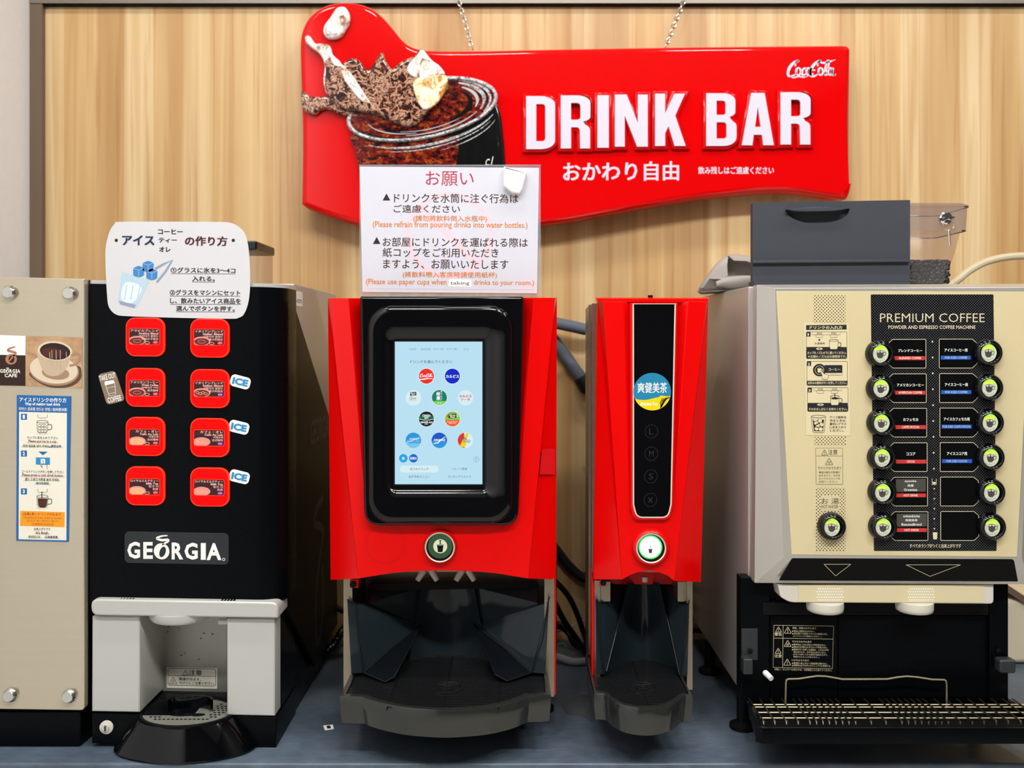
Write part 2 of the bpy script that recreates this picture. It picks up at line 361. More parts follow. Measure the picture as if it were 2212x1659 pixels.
class MB:
    def __init__(s): s.v, s.f, s.mi, s.mats = [], [], [], []
    def mid(s, m):
        m = M[m] if isinstance(m, str) else m
        if m not in s.mats: s.mats.append(m)
        return s.mats.index(m)
    def add(s, vs, fs, m):
        b = len(s.v); i = s.mid(m); s.v += [tuple(v) for v in vs]
        for f in fs: s.f.append(tuple(b + k for k in f)); s.mi.append(i)
        return s
    def tri(s, loops3, m):            # filled flat outline with holes
        flat = [v for l in loops3 for v in l]
        return s.add(flat, tessellate_polygon([[Vector(v) for v in l] for l in loops3]), m)
    def poly(s, pts, d, m, holes=()):
        return s.tri([[P(x, y, d) for x, y in l] for l in [pts] + list(holes)], m)
    def loft(s, loops, m, cap0=False, cap1=False, closed=True):
        n = len(loops[0]); vs = [v for l in loops for v in l]; fs = []
        for a in range(len(loops) - 1):
            for k in range(n if closed else n - 1):
                j = (k + 1) % n; fs.append((a * n + k, a * n + j, (a + 1) * n + j, (a + 1) * n + k))
        s.add(vs, fs, m)
        if cap0: s.tri([loops[0]], m)
        if cap1: s.tri([loops[-1]], m)
        return s
    def prism(s, pts, d0, d1, m, bev=0.0, back=True, front=None, steps=3):   # outline as seen at depth d0, straight back to d1
        def at(p, d): return [Vector(((x - CX) * d0 / F, d, ZC - (y - HY) * d0 / F)) for x, y in p]
        loops = []
        if bev > 0:
            bp = bev * F / d0
            for k in range(steps):
                a = PI / 2 * k / steps
                loops.append(at(offset_poly(pts, -bp * (1 - math.sin(a))), d0 + bev * (1 - math.cos(a))))
            loops.append(at(pts, d0 + bev))
        else: loops.append(at(pts, d0))
        loops.append(at(pts, d1))
        s.loft(loops, m, False, back)
        s.tri([loops[0]], front or m)
        return s
    def box(s, x0, x1, y0, y1, z0, z1, m):
        vs = [(x, y, z) for x in (x0, x1) for y in (y0, y1) for z in (z0, z1)]
        return s.add(vs, [(0, 1, 3, 2), (4, 6, 7, 5), (0, 4, 5, 1), (2, 3, 7, 6), (0, 2, 6, 4), (1, 5, 7, 3)], m)
    def pbox(s, x0, y0, x1, y1, d0, d1, m):   # box whose front is the pixel rectangle at depth d0
        a, b = P(x0, y1, d0), P(x1, y0, d0)
        return s.box(a.x, b.x, d0, d1, a.z, b.z, m)
    def tube(s, pts, r, m, n=10, caps=True):
        pts = [Vector(p) for p in pts]; loops = []; up = None
        for k, p in enumerate(pts):
            t = (pts[min(k + 1, len(pts) - 1)] - pts[max(k - 1, 0)]).normalized()
            if up is None: up = Vector((0, 0, 1)) if abs(t.z) < 0.9 else Vector((1, 0, 0))
            a = t.cross(up)
            if a.length < 1e-5: a = t.cross(Vector((0.3, 1, 0.2)))
            a.normalize(); up = a.cross(t).normalized()
            rr = r[k] if isinstance(r, (list, tuple)) else r
            loops.append([p + a * rr * math.cos(2 * PI * i / n) + up * rr * math.sin(2 * PI * i / n) for i in range(n)])
        return s.loft(loops, m, caps, caps)
    def lathe(s, c, prof, m, axis='z', n=32, cap=True):   # prof: (radius, along)
        c = Vector(c); loops = []
        for r, h in prof:
            l = []
            for k in range(n):
                a = 2 * PI * k / n; u, v = r * math.cos(a), r * math.sin(a)
                l.append(c + (Vector((u, v, h)) if axis == 'z' else Vector((u, h, v)) if axis == 'y' else Vector((h, u, v))))
            loops.append(l)
        return s.loft(loops, m, cap and prof[0][0] > 1e-6, cap and prof[-1][0] > 1e-6)
    def stroke(s, pts, w, d, m, closed=False):
        if isinstance(w, (list, tuple)) and len(w) < len(pts): w = list(w) + [w[-1]] * (len(pts) - len(w))
        N = len(pts); L, R = [], []
        for k in range(N):
            a = Vector(pts[k - 1] if (k or closed) else pts[k]); c = Vector(pts[(k + 1) % N] if (k < N - 1 or closed) else pts[k])
            t = c - a
            if t.length < 1e-9: t = Vector((1, 0))
            t.normalize(); ww = (w[k] if isinstance(w, (list, tuple)) else w) / 2
            q = Vector((-t.y, t.x)) * ww; p = Vector(pts[k]); L.append(p + q); R.append(p - q)
        vs = [P(v.x, v.y, d) for v in L + R]
        return s.add(vs, [(k, (k + 1) % N, N + (k + 1) % N, N + k) for k in range(N if closed else N - 1)], m)
    def text(s, txt, x0, y0, x1, y1, d, m, bold=0.0, slope=0.0, rot=0.0, fit='xy', res=2, shear=0.0):
        vs, fs = glyphs(txt, bold, res, shear)
        if not vs: return s
        ax, bx = min(v[0] for v in vs), max(v[0] for v in vs); ay, by = min(v[1] for v in vs), max(v[1] for v in vs)
        kx = (x1 - x0) / max(1e-6, bx - ax); ky = (y1 - y0) / max(1e-6, by - ay); cx, cy = (x0 + x1) / 2, (y0 + y1) / 2
        if fit == 'y': kx = ky
        if fit == 'x': ky = kx
        c, sn = math.cos(rot), math.sin(rot); o = []
        for x, y, ly in vs:
            u, w = (x - (ax + bx) / 2) * kx, -(y - (ay + by) / 2) * ky
            u, w = u * c - w * sn, u * sn + w * c
            o.append(P(cx + u, cy + w + slope * u, d - ly * 0.00002))
        return s.add(o, fs, m)
    def build(s, name, parent=None, bevel=0.0, smooth=True, angle=35, seg=2, merge=False, lim=40):
        me = bpy.data.meshes.new(name)
        off = base_of(parent)
        me.from_pydata([(x - off[0], y - off[1], z - off[2]) for x, y, z in s.v], [], s.f)
        for mt in s.mats: me.materials.append(mt)
        me.polygons.foreach_set('material_index', s.mi)
        if merge:
            bm_ = bmesh.new(); bm_.from_mesh(me); bmesh.ops.remove_doubles(bm_, verts=bm_.verts, dist=1e-5); bmesh.ops.recalc_face_normals(bm_, faces=bm_.faces); bm_.to_mesh(me); bm_.free()
        if smooth:
            me.shade_smooth(); me.set_sharp_from_angle(angle=math.radians(angle))
        me.update()
        o = bpy.data.objects.new(name, me); COL.objects.link(o)
        if parent: o.parent = parent
        if bevel:
            b = o.modifiers.new('bevel', 'BEVEL'); b.width = bevel; b.segments = seg; b.limit_method = 'ANGLE'; b.angle_limit = math.radians(lim); b.harden_normals = True
        return o
_g = {}
def glyphs(txt, bold, res, shear=0.0):
    key = (txt, bold, res, shear)
    if bold and any(ord(c) > 0x2E00 for c in txt):        # heavy strokes of dense characters: the plain glyph laid down several times
        if key not in _g:
            v0, f0 = glyphs(txt, 0.0, res, shear); V, Fc = [], []
            for ox, oy in ((-1, -.6), (1, -.6), (-1, .6), (1, .6), (0, 0)):
                n = len(V); V += [(v[0] + ox * bold * .8, v[1] + oy * bold * .8, len(Fc) and (n // max(1, len(v0)))) for v in v0]; Fc += [tuple(n + k for k in f) for f in f0]
            _g[key] = (V, Fc)
        return _g[key]
    if key not in _g:
        c = bpy.data.curves.new('t', 'FONT'); c.body = txt; c.resolution_u = res; c.offset = bold; c.shear = shear; c.fill_mode = 'FRONT'
        o = bpy.data.objects.new('t', c); COL.objects.link(o)
        dg = bpy.context.evaluated_depsgraph_get(); dg.update()
        me = bpy.data.meshes.new_from_object(o.evaluated_get(dg), depsgraph=dg)
        _g[key] = ([(v.co.x, v.co.y, 0) for v in me.vertices], [tuple(p.vertices) for p in me.polygons])
        bpy.data.objects.remove(o); bpy.data.curves.remove(c); bpy.data.meshes.remove(me)
    return _g[key]
def base_of(o):
    b = Vector((0, 0, 0))
    while o is not None: b = b + o.location; o = o.parent
    return b
def tag(o, label, cat, group=None, kind=None):
    o['label'] = label; o['category'] = cat
    if group: o['group'] = group
    if kind: o['kind'] = kind
    return o
def thing(name, label, cat, loc, group=None):
    o = bpy.data.objects.new(name, None); COL.objects.link(o); o.empty_display_size = 0.05
    o.location = loc
    return tag(o, label, cat, group)
def lab(o, label): o['label'] = label; return o
def struct(mb, name, bevel=0.0):
    o = mb.build(name, None, bevel); o['kind'] = 'structure'; return o
def copy_part(src, parent, dx, dz, dy=0.0):        # a part and its sub-parts, moved
    c = src.copy(); COL.objects.link(c); c.parent = parent; c.location = src.location + Vector((dx, dy, dz))
    for ch in src.children:
        e = ch.copy(); COL.objects.link(e); e.parent = c
    return c
# ------------------------------------------------------------------ the room
WD = 2.0                                  # wall depth
XL, XR, YF, ZF = -1.035, 2.3, -3.0, -0.85
struct(MB().box(XL - 0.1, XR + 0.1, WD, WD + 0.1, ZF, CEIL, 'wood'), 'wall_back')
struct(MB().box(XL - 0.1, XL, YF, WD, ZF, CEIL, 'plaster'), 'wall_left')
struct(MB().box(XR, XR + 0.1, YF, WD, ZF, CEIL, 'roomwall'), 'wall_right')
struct(MB().box(XL - 0.1, XR + 0.1, YF - 0.1, YF, ZF, CEIL, 'roomwall'), 'wall_front')
struct(MB().box(XL - 0.1, XR + 0.1, YF - 0.1, WD + 0.1, ZF - 0.1, ZF, 'floor'), 'floor')
struct(MB().box(XL - 0.1, XR + 0.1, YF - 0.1, WD + 0.1, CEIL, CEIL + 0.1, 'ceiling'), 'ceiling')
zt = P(0, 8, WD - 0.012).z
struct(MB().box(XL, -1.008, WD - 0.014, WD, 0.0, zt, 'brown'), 'trim_1')
mb = MB().box(XL, XR, WD - 0.016, WD, zt, zt + 0.045, 'alu'); mb.box(XL, XR, WD - 0.010, WD, zt - 0.003, zt, 'mblack')
struct(mb, 'trim_2')
# ------------------------------------------------------------------ counter
DF = 1.414
ct = thing('counter', 'long slate grey counter that carries all the drink machines', 'counter', (0.4, 1.6, ZF))
MB().box(XL + 0.002, XR - 0.3, DF, WD - 0.001, -0.035, 0, 'worktop').build('worktop', ct, 0.004)
MB().box(XL + 0.002, XR - 0.3, DF + 0.03, WD - 0.002, ZF, -0.036, 'offw').build('base_cabinet', ct, 0.002)

# ------------------------------------------------------------------ drink bar sign
SD = 1.93                                 # face of the sign
out = spline([(650, 440), (652, 300), (648, 160), (647, 90), (655, 55), (672, 30), (700, 11), (735, 3), (770, 5), (800, 15), (825, 34), (848, 60), (868, 84), (885, 97), (905, 104), (930, 107), (1010, 108), (1200, 104), (1500, 99), (1820, 96)], 5)
out += arc(1827, 108, 12, 12, -80, 0, 4) + [(1837, 250), (1834, 424)] + arc(1827, 423, 7, 7, 0, 110, 3)
out += spline([(1810, 428), (1760, 420), (1715, 415), (1660, 414), (1600, 418), (1500, 430), (1380, 450), (1240, 476), (1160, 487), (1060, 499), (980, 505), (900, 505), (820, 497), (750, 480), (690, 460), (662, 449)], 4)
sg = thing('drink_bar_sign', 'large glossy red sign with cola splash and raised white lettering on the wood wall', 'sign', P(1200, 300, 1.96))
MB().prism(out, SD, 1.975, 'signred', 0.012, steps=4).build('board', sg, angle=60)
def cl(*p): return spline(p, 5, True)
def relief(name, pts, d, m, h=0.010, bev=0.006):
    return MB().prism(pts, d - h, d + 0.001, m, bev, False, steps=3).build(name, sg, angle=60)
# the glass and its splash, moulded out of the board
lab(relief('glass_body', cl((756, 240), (768, 250), (850, 262), (1000, 250), (1060, 215), (1080, 240), (1088, 300), (1092, 360), (1094, 420), (1090, 470), (1000, 496), (900, 500), (800, 490), (786, 440), (776, 370), (762, 300)), SD, 'coladark', 0.008), 'dark cola in the moulded glass')
lab(relief('glass_front', cl((758, 292), (800, 304), (880, 308), (960, 296), (990, 300), (985, 360), (980, 420), (900, 440), (800, 430), (780, 380), (768, 330)), SD - 0.008, 'colared', 0.002, 0.001), 'amber and red lower part of the glass')
rim_o = ell(912, 236, 166, 66, 56, -0.19)
lab(relief('cola_surface', ell(912, 236, 162, 62, 48, -0.19), SD - 0.006, 'colared', 0.006, 0.002), 'swirling red and brown cola in the glass')
b = MB()
loops = []
for w, h in ((0, 0.0), (-1.5, 0.004), (-4, 0.006), (-7, 0.005), (-9, 0.001)):
    loops.append([P(x, y, SD - 0.010 - h) for x, y in offset_poly(rim_o, w)])
b.loft(loops, 'glassrim'); lab(b.build('glass_rim', sg, angle=60), 'shiny glass rim')
b = MB()
def onrim(a, s, dy=0): t = math.radians(a); u, v = 166 * s * math.cos(t), 66 * s * math.sin(t); return (912 + u * math.cos(-.19) - v * math.sin(-.19), 236 + dy + u * math.sin(-.19) + v * math.cos(-.19))
for a0, a1, s_, w, m_ in ((-60, 30, .90, 5, 'glassrim'), (-50, 25, .82, 7, 'glassrim'), (-40, 20, .73, 6, 'streak'), (20, 130, .92, 3, 'streak'), (30, 110, .80, 2.4, 'streak'), (40, 120, .68, 1.6, 'streak'), (60, 160, .88, 3, 'coladark'), (-30, 60, .64, 9, 'coladark'), (100, 170, .74, 2, 'streak')):
    b.stroke([onrim(a0 + (a1 - a0) * k / 14, s_) for k in range(15)], [w * (0.3 + 0.9 * math.sin(PI * (k + .5) / 15)) for k in range(15)], SD - 0.0124, m_)
for a0, a1, dy, w in ((25, 140, 12, 5), (30, 120, 20, 2.5), (20, 80, 30, 2)):
    b.stroke([onrim(a0 + (a1 - a0) * k / 14, 1.0, dy) for k in range(15)], [w * (0.2 + 0.9 * math.sin(PI * (k + .5) / 15)) for k in range(15)], SD - 0.0106, 'glassrim')
b.build('glass_streaks', sg, smooth=False)
lab(relief('splash_crown', cl((742, 238), (722, 222), (706, 200), (700, 180), (702, 150), (700, 132), (712, 122), (720, 136), (735, 140), (748, 128), (766, 124), (780, 134), (792, 150), (806, 136), (816, 118), (826, 112), (832, 128), (846, 146), (862, 134), (880, 124), (896, 118), (905, 104), (915, 108), (930, 128), (948, 140), (962, 160), (968, 186), (960, 200), (945, 215), (925, 238), (905, 262), (880, 272), (850, 262), (815, 246), (780, 240)), SD - 0.010, 'cola', 0.014, 0.008), 'brown foaming splash')
relief('splash_arm', cl((649, 200), (656, 196), (668, 206), (690, 208), (712, 206), (735, 210), (765, 224), (772, 250), (735, 246), (706, 234), (690, 238), (680, 246), (664, 242), (652, 232)), SD - 0.006, 'cola', 0.010, 0.006)
relief('splash_arm', cl((658, 78), (668, 76), (680, 92), (694, 92), (712, 98), (718, 116), (736, 134), (742, 160), (730, 182), (716, 196), (704, 200), (697, 172), (700, 140), (690, 116), (672, 102), (660, 90)), SD - 0.008, 'colawhite', 0.011, 0.006)
relief('splash_wisp', cl((735, 138), (752, 150), (772, 178), (790, 206), (800, 222), (780, 218), (760, 196), (742, 170)), SD - 0.022, 'colawhite', 0.005, 0.004)
relief('ice_cube', cl((892, 178), (912, 166), (962, 162), (966, 182), (956, 206), (938, 228), (915, 236), (900, 214)), SD - 0.022, 'amberice', 0.006, 0.003)
relief('ice_cube', cl((900, 118), (908, 106), (914, 106), (932, 128), (950, 142), (960, 160), (930, 164), (905, 170), (884, 160), (880, 142)), SD - 0.020, 'colawhite', 0.007, 0.004)
lab(relief('droplet', cl((697, 68), (700, 52), (712, 36), (722, 20), (732, 13), (745, 14), (754, 28), (754, 46), (744, 64), (736, 76), (722, 81), (706, 80)), SD - 0.004, 'colawhite', 0.012, 0.007), 'white droplet above the splash')
# block letters
LET = {
 'D': ([(0, 0), (.52, 0)] + arc(.52, .16, .48, .16, -90, 0, 6) + arc(.52, .84, .48, .16, 0, 90, 6) + [(0, 1)], [[(.35, .15), (.52, .15)] + arc(.56, .20, .10, .05, -90, 0, 3) + arc(.56, .80, .10, .05, 0, 90, 3) + [(.35, .85)]]),
 'R': ([(0, 0), (.55, 0)] + arc(.55, .14, .43, .14, -90, 0, 6) + arc(.60, .40, .38, .10, 0, 70, 4) + [(.78, .52)] + arc(.62, .66, .35, .13, -60, 0, 4) + [(.97, 1), (.64, 1), (.63, .68)] + arc(.53, .66, .10, .06, 0, -90, 3) + [(.34, .60), (.34, 1), (0, 1)], [[(.34, .14), (.52, .14)] + arc(.54, .20, .11, .06, -90, 0, 3) + arc(.54, .41, .11, .05, 0, 90, 3) + [(.34, .46)]]),
 'I': ([(0, 0), (1, 0), (1, 1), (0, 1)], []),
 'N': ([(0, 0), (.36, 0), (.70, .55), (.70, 0), (1, 0), (1, 1), (.68, 1), (.30, .40), (.30, 1), (0, 1)], []),
 'K': ([(0, 0), (.33, 0), (.33, .38), (.63, 0), (.98, 0), (.66, .42), (1, 1), (.64, 1), (.44, .62), (.33, .76), (.33, 1), (0, 1)], []),
 'B': ([(0, 0), (.56, 0)] + arc(.56, .14, .40, .14, -90, 0, 5) + arc(.58, .36, .38, .10, 0, 60, 3) + [(.80, .48)] + arc(.60, .62, .40, .12, -45, 0, 3) + arc(.58, .84, .42, .16, 0, 90, 5) + [(0, 1)], [[(.34, .14), (.54, .14)] + arc(.55, .19, .09, .05, -90, 0, 3) + arc(.55, .37, .09, .04, 0, 90, 3) + [(.34, .41)], [(.34, .55), (.56, .55)] + arc(.57, .60, .10, .05, -90, 0, 3) + arc(.57, .81, .10, .05, 0, 90, 3) + [(.34, .86)]]),
 'A': ([(.29, 0), (.71, 0), (1, 1), (.67, 1), (.63, .80), (.37, .80), (.33, 1), (0, 1)], [[(.5, .26), (.59, .65), (.41, .65)]]),
}
def q6(x, y): return (1050 + x / 2.6023, 60 + y / 2.6023)
for ch, x0, x1, y0, y1 in (('D', 225, 388, 384, 682), ('R', 420, 590, 380, 678), ('I', 626, 690, 379, 674), ('N', 724, 909, 375, 668), ('K', 950, 1122, 370, 664), ('B', 1238, 1408, 368, 664), ('A', 1438, 1618, 366, 660), ('R', 1656, 1828, 362, 656)):
    o, hs = LET[ch]
    mp = lambda l: [q6(x0 + u * (x1 - x0), y0 + v * (y1 - y0)) for u, v in l]
    pr = mp(o)
    b = MB(); base = offset_poly(pr, 7)
    b.prism(base, SD - 0.009, SD + 0.001, 'signred', 0.004, False)
    d = SD - 0.0125
    fr = [[P(x, y, d) for x, y in l] for l in [pr] + [mp(h) for h in hs]]
    b.tri(fr, 'signwhite')
    for l in fr: b.loft([l, [v + Vector((0, 0.004, 0)) for v in l]], 'signwhite')
    b.build('letter', sg, angle=50)
# script trade mark: ribbons of changing width
def script(mb, x0, y0, x1, y1, d, m, tail=True):
    w, h = x1 - x0, y1 - y0
    def S(pts, ws):
        p = spline([(x0 + u * w, y0 + v * h) for u, v in pts], 5)
        k = [ws[min(len(ws) - 1, i * len(ws) // len(p))] * h for i in range(len(p))]
        mb.stroke(p, k, d, m)
    for ox in (0.0, 0.45):
        S([(ox + .20, .30), (ox + .17, .36), (ox + .19, .14), (ox + .24, .10), (ox + .22, .10), (ox + .13, .22), (ox + .05, .52), (ox + .03, .80), (ox + .07, .93), (ox + .15, .86), (ox + .22, .72)], [.05, .06, .10, .14, .16, .14, .10, .06])
    def bowl(ox, r=.045):
        S([(ox + r * math.cos(a) + .03 * -math.sin(a) * -1 * 0, .66 + .20 * math.sin(a)) for a in [k * PI / 5 for k in range(11)]], [.10, .07, .10, .12, .07, .10])
    bowl(.24); S([(.40, .54), (.37, .48), (.33, .56), (.31, .74), (.34, .86), (.40, .78)], [.10, .10, .12, .08]); bowl(.44, .04)
    S([(.50, .46), (.485, .70), (.50, .86), (.54, .76)], [.11, .10, .08])
    S([(.53, .60), (.58, .58)], [.07, .07])
    bowl(.69); S([(.77, .80), (.83, .50), (.86, .16), (.83, .08), (.80, .30), (.775, .66), (.79, .86), (.84, .76)], [.08, .08, .10, .11, .10, .08])
    bowl(.88, .04); S([(.94, .46), (.925, .70), (.94, .86), (.98, .78)], [.11, .10, .08])
    S([(.64, .12), (.74, .20), (.88, .12), (.99, .02)], [.06, .10, .09, .03])
    if tail: S([(.07, .93), (.14, 1.0), (.24, .93), (.36, .97), (.44, .90)], [.05, .08, .07, .03])
b = MB(); script(b, 1699, 128, 1806, 168, SD - 0.0006, 'signwhite'); b.poly(ell(1803, 161, 2.5), SD - 0.0006, 'signwhite')
b.build('logo', sg, smooth=False)
b = MB(); b.text('おかわり自由', 1216, 349, 1467, 391, SD - 0.0006, 'signwhite', 0.028, -0.008); b.build('lettering', sg, smooth=False)
b = MB(); b.text('飲み残しはご遠慮ください', 1508, 360, 1672, 376, SD - 0.0006, 'signwhite', 0.03); b.build('lettering', sg, smooth=False)
b = MB(); b.text('C', 1049, 343, 1058, 358, SD - 0.0088, 'white', 0.01, shear=0.3).text('l', 1060, 338, 1066, 358, SD - 0.0088, 'white', 0.01, shear=0.4); b.build('lettering', sg, smooth=False)
# chains
def chain(x0, y0, x1, y1, label):
    mb = MB(); a, c = P(x0, y0, 1.978), P(x1, y1, 1.958); n = 13; v = (c - a) / n; t = v.normalized()
    s1 = t.cross(Vector((0, 1, 0))).normalized(); s2 = t.cross(s1)
    for k in range(n):
        o = a + v * (k + .5); s = s1 if k % 2 else s2; L = v.length * 0.72
        pts = [o + t * L * math.cos(q) + s * 0.0042 * math.sin(q) for q in [2 * PI * i / 12 for i in range(13)]]
        mb.tube(pts, 0.0013, 'chrome', 6, False)
    r = mb.build('hanging_chain', None); tag(r, label, 'chain', 'chains holding the sign')
chain(989, -6, 1021, 106, 'thin metal chain holding the sign, the one nearer the glass splash')
chain(1480, -6, 1437, 102, 'thin metal chain holding the sign, the one above the letter K')
# ------------------------------------------------------------------ marks shared by several things
def georgia(mb, x0, y0, x1, y1, d, m, slope=0.0, steam=True, gap=0.0):
    sx, sy = (x1 - x0) / 785.0, (y1 - y0) / 200.0
    def q(x, y): X = x0 + (x - 1015) * sx; return (X, y0 + (y - 1205) * sy + slope * (X - (x0 + x1) / 2))
    for c, a, b_ in (('G', 1015, 1117), ('E', 1142, 1218), ('R', 1368, 1460), ('G', 1470, 1576), ('I', 1600, 1640), ('A', 1646, 1764)):
        u, v = q(a, 1262), q(b_, 1398); mb.text(c, u[0], u[1], v[0], v[1], d, m, 0.035)
    ol = [q(x, y) for x, y in ell(1288, 1335, 62, 66, 28, -0.2)]; il = [q(x, y) for x, y in ell(1296, 1340, 24, 45, 28, 0.32)]
    mb.poly(ol, d, m, [il])
    p = spline([q(x, y) for x, y in ((1335, 1206), (1285, 1212), (1250, 1230), (1290, 1244), (1336, 1240), (1338, 1254), (1312, 1270), (1292, 1284))], 5)
    mb.stroke(p, [sy * 17 * (0.4 + 0.8 * math.sin(PI * (k + 1) / (len(p) + 1))) for k in range(len(p))], d, m)
    if sx > 0.15: mb.poly([q(x, y) for x, y in ell(1782, 1392, 12, 12, 14)], d, m, [[q(x, y) for x, y in ell(1782, 1392, 8, 8, 14)]])
def warn(mb, cx, cy, s, d, m, w=1.0, kind='!'):
    t = [(cx, cy - s * .55), (cx + s * .6, cy + s * .5), (cx - s * .6, cy + s * .5)]
    mb.stroke(roundpoly(t, s * .12, 3), w, d, m, True)
    if kind == '!': mb.stroke([(cx, cy - s * .18), (cx, cy + s * .2)], w, d, m); mb.poly(ell(cx, cy + s * .33, w * .6, w * .6, 8), d, m)
    elif kind == 'z': mb.stroke([(cx + s * .1, cy - s * .25), (cx - s * .12, cy + s * .08), (cx + s * .1, cy + s * .06), (cx - s * .06, cy + s * .4)], w, d, m)
    else:
        for o in (-.16, 0, .16): mb.stroke(spline([(cx + s * o, cy - s * .08), (cx + s * (o + .06), cy + s * .08), (cx + s * (o - .04), cy + s * .22), (cx + s * o, cy + s * .38)], 3), w * .7, d, m)
def mug(mb, cx, cy, s, d, m, w, fill=None, handle=1):
    body = [(cx - s * .5, cy - s * .5), (cx - s * .46, cy + s * .3), (cx - s * .36, cy + s * .5), (cx + s * .36, cy + s * .5), (cx + s * .46, cy + s * .3), (cx + s * .5, cy - s * .5)]
    if fill: mb.poly(body, d, fill)
    mb.stroke(body, w, d - 0.0001, m); mb.stroke(ell(cx, cy - s * .5, s * .5, s * .12, 20), w, d - 0.0001, m, True)
    mb.stroke(spline([(cx + s * .5, cy - s * .25), (cx + s * .8, cy - s * .22), (cx + s * .8, cy + s * .15), (cx + s * .48, cy + s * .22)], 4), w * 1.6, d - 0.0001, m)

# ------------------------------------------------------------------ champagne cabinet at the left edge
D0 = 1.47
cab = thing('dispenser_cabinet', 'champagne metal cabinet with a coffee cup picture at the left edge', 'cabinet', (-0.76, 1.7, 0))
mb = MB(); x0, x1 = -0.86, P(180, 0, 1.478).x
mb.box(x0, x1 - 0.001, 1.476, 1.93, 0.05, P(0, 602, 1.476).z, 'side'); mb.build('body', cab, 0.003)
MB().box(x0, x1 - 0.0005, 1.470, 1.93, 0.0015, P(0, 1536, 1.47).z - 0.001, 'black').build('plinth', cab, 0.003)
fp = roundpoly([(-90, 596), (183, 602), (182, 1535), (-90, 1531)], [0, 3, 9, 0], 4)
MB().prism(fp, 1.462, 1.475, 'cabfront', 0.0015).build('front_panel', cab)
first = None
for x, y in ((22, 632), (152, 634), (24, 1500), (151, 1502)):
    if first is None:
        b = MB(); c = P(x, y, 1.4615)
        b.lathe(c, [(0.0113, 0), (0.0113, -0.004), (0.0085, -0.0085), (0.0080, -0.009), (0.0, -0.0088)], 'chrome', 'y', 24)
        first = b.build('bolt', cab, angle=25); fx, fy = x, y
    else: copy_part(first, cab, (x - fx) * 1.4615 / F, -(y - fy) * 1.4615 / F)
D = 1.4612
b = MB()   # picture sticker
def ys(x, y): return (x, y + 0.012 * (x - 90))
b.poly([ys(-80, 723), ys(55, 726), ys(55, 834), ys(-80, 833)], D, 'white')
b.poly([ys(-80, 767), ys(55, 768), ys(55, 834), ys(-80, 833)], D - .0001, 'coffeed')
b.poly([ys(55, 726), ys(178, 728), ys(177, 838), ys(55, 834)], D, 'tanphoto')
b.poly(spline([(64, 805), (80, 824), (110, 837), (150, 836), (172, 822), (176, 806), (168, 790), (120, 800)], 4, True), D - .00005, 'shadowprint'); b.poly(ell(117, 800, 54, 33, 40, 0.12), D - .0001, 'cupshade'); b.poly(ell(116, 798, 52, 30.5, 40, 0.12), D - .0002, 'saucer'); b.poly(ell(120, 806, 30, 14, 30, 0.12), D - .00025, 'cupshade')
b.poly(spline([(80, 758), (86, 785), (97, 806), (110, 812), (128, 810), (144, 795), (154, 765), (155, 755), (130, 740), (95, 742)], 5, True), D - .0003, 'cupphoto')
b.poly(ell(119, 758, 37.5, 21, 40, 0.1), D - .0004, 'saucer'); b.poly(ell(119, 759, 33, 18, 40, 0.1), D - .0005, 'coffeed'); b.poly(ell(112, 762, 24, 11, 30, 0.1), D - .0006, 'coffee')
b.stroke(spline([(154, 768), (168, 764), (172, 774), (164, 786), (150, 790)], 5), 5, D - .0004, 'cupshade')
for x in (107, 112, 121, 130, 143): b.stroke([(x, 752 + (x % 3) * 4), (x + 1, 800 - (x % 5) * 5)], 1.2, D - .0007, 'cupphoto')
p = spline([(33, 749), (22, 752), (17, 757), (27, 760), (34, 763), (28, 770), (20, 780)], 5)
b.stroke(p, [2 + 3 * math.sin(PI * k / len(p)) for k in range(len(p))], D - .0003, 'copper'); b.poly(ell(24, 776, 12.5, 11.5, 26), D - .0003, 'copper', [ell(25, 776, 6.5, 8, 22)])
georgia(b, 0, 794, 46, 806, D - .0003, 'cream', 0.012); b.text('CAFE', 10, 807, 37, 815, D - .0003, 'cream', 0.03)
b.build('picture_sticker', cab, smooth=False)
b = MB()   # blue how-to strip
qq = lambda x, y: (x / 3.384, 700 + y / 3.386)
D = 1.4606
b.prism([qq(122, 519), qq(518, 528), qq(500, 1594), qq(118, 1585)], D, 1.4618, 'blue', 0.0003)
D -= .0001
b.poly([qq(140, 642), qq(489, 650), qq(485, 1582), qq(136, 1574)], D, 'cream')
D -= .0001
def tq(s, x0, y0, x1, y1, m, bold=0.0):
    a, c = qq(x0, y0), qq(x1, y1); b.text(s, a[0], a[1], c[0], c[1], D, m, bold, 0.02)
tq('アイスドリンクの作り方', 142, 538, 486, 572, 'white', 0.03); tq('Way of making iced drink', 182, 575, 442, 602, 'white', 0.03); tq('아이스 음료를 만드는 방법 / 如何使冰飲', 138, 610, 490, 636, 'white', 0.02)
for n_, y in (('1', 656), ('2', 925), ('3', 1202)):
    a, c = qq(153, y), qq(197, y + 44); b.poly([a, (c[0], a[1]), c, (a[0], c[1])], D, 'blue'); D -= .0001; tq(n_, 166, y + 8, 182, y + 36, 'white', 0.04); D += .0001
for y in (818, 1078): pass
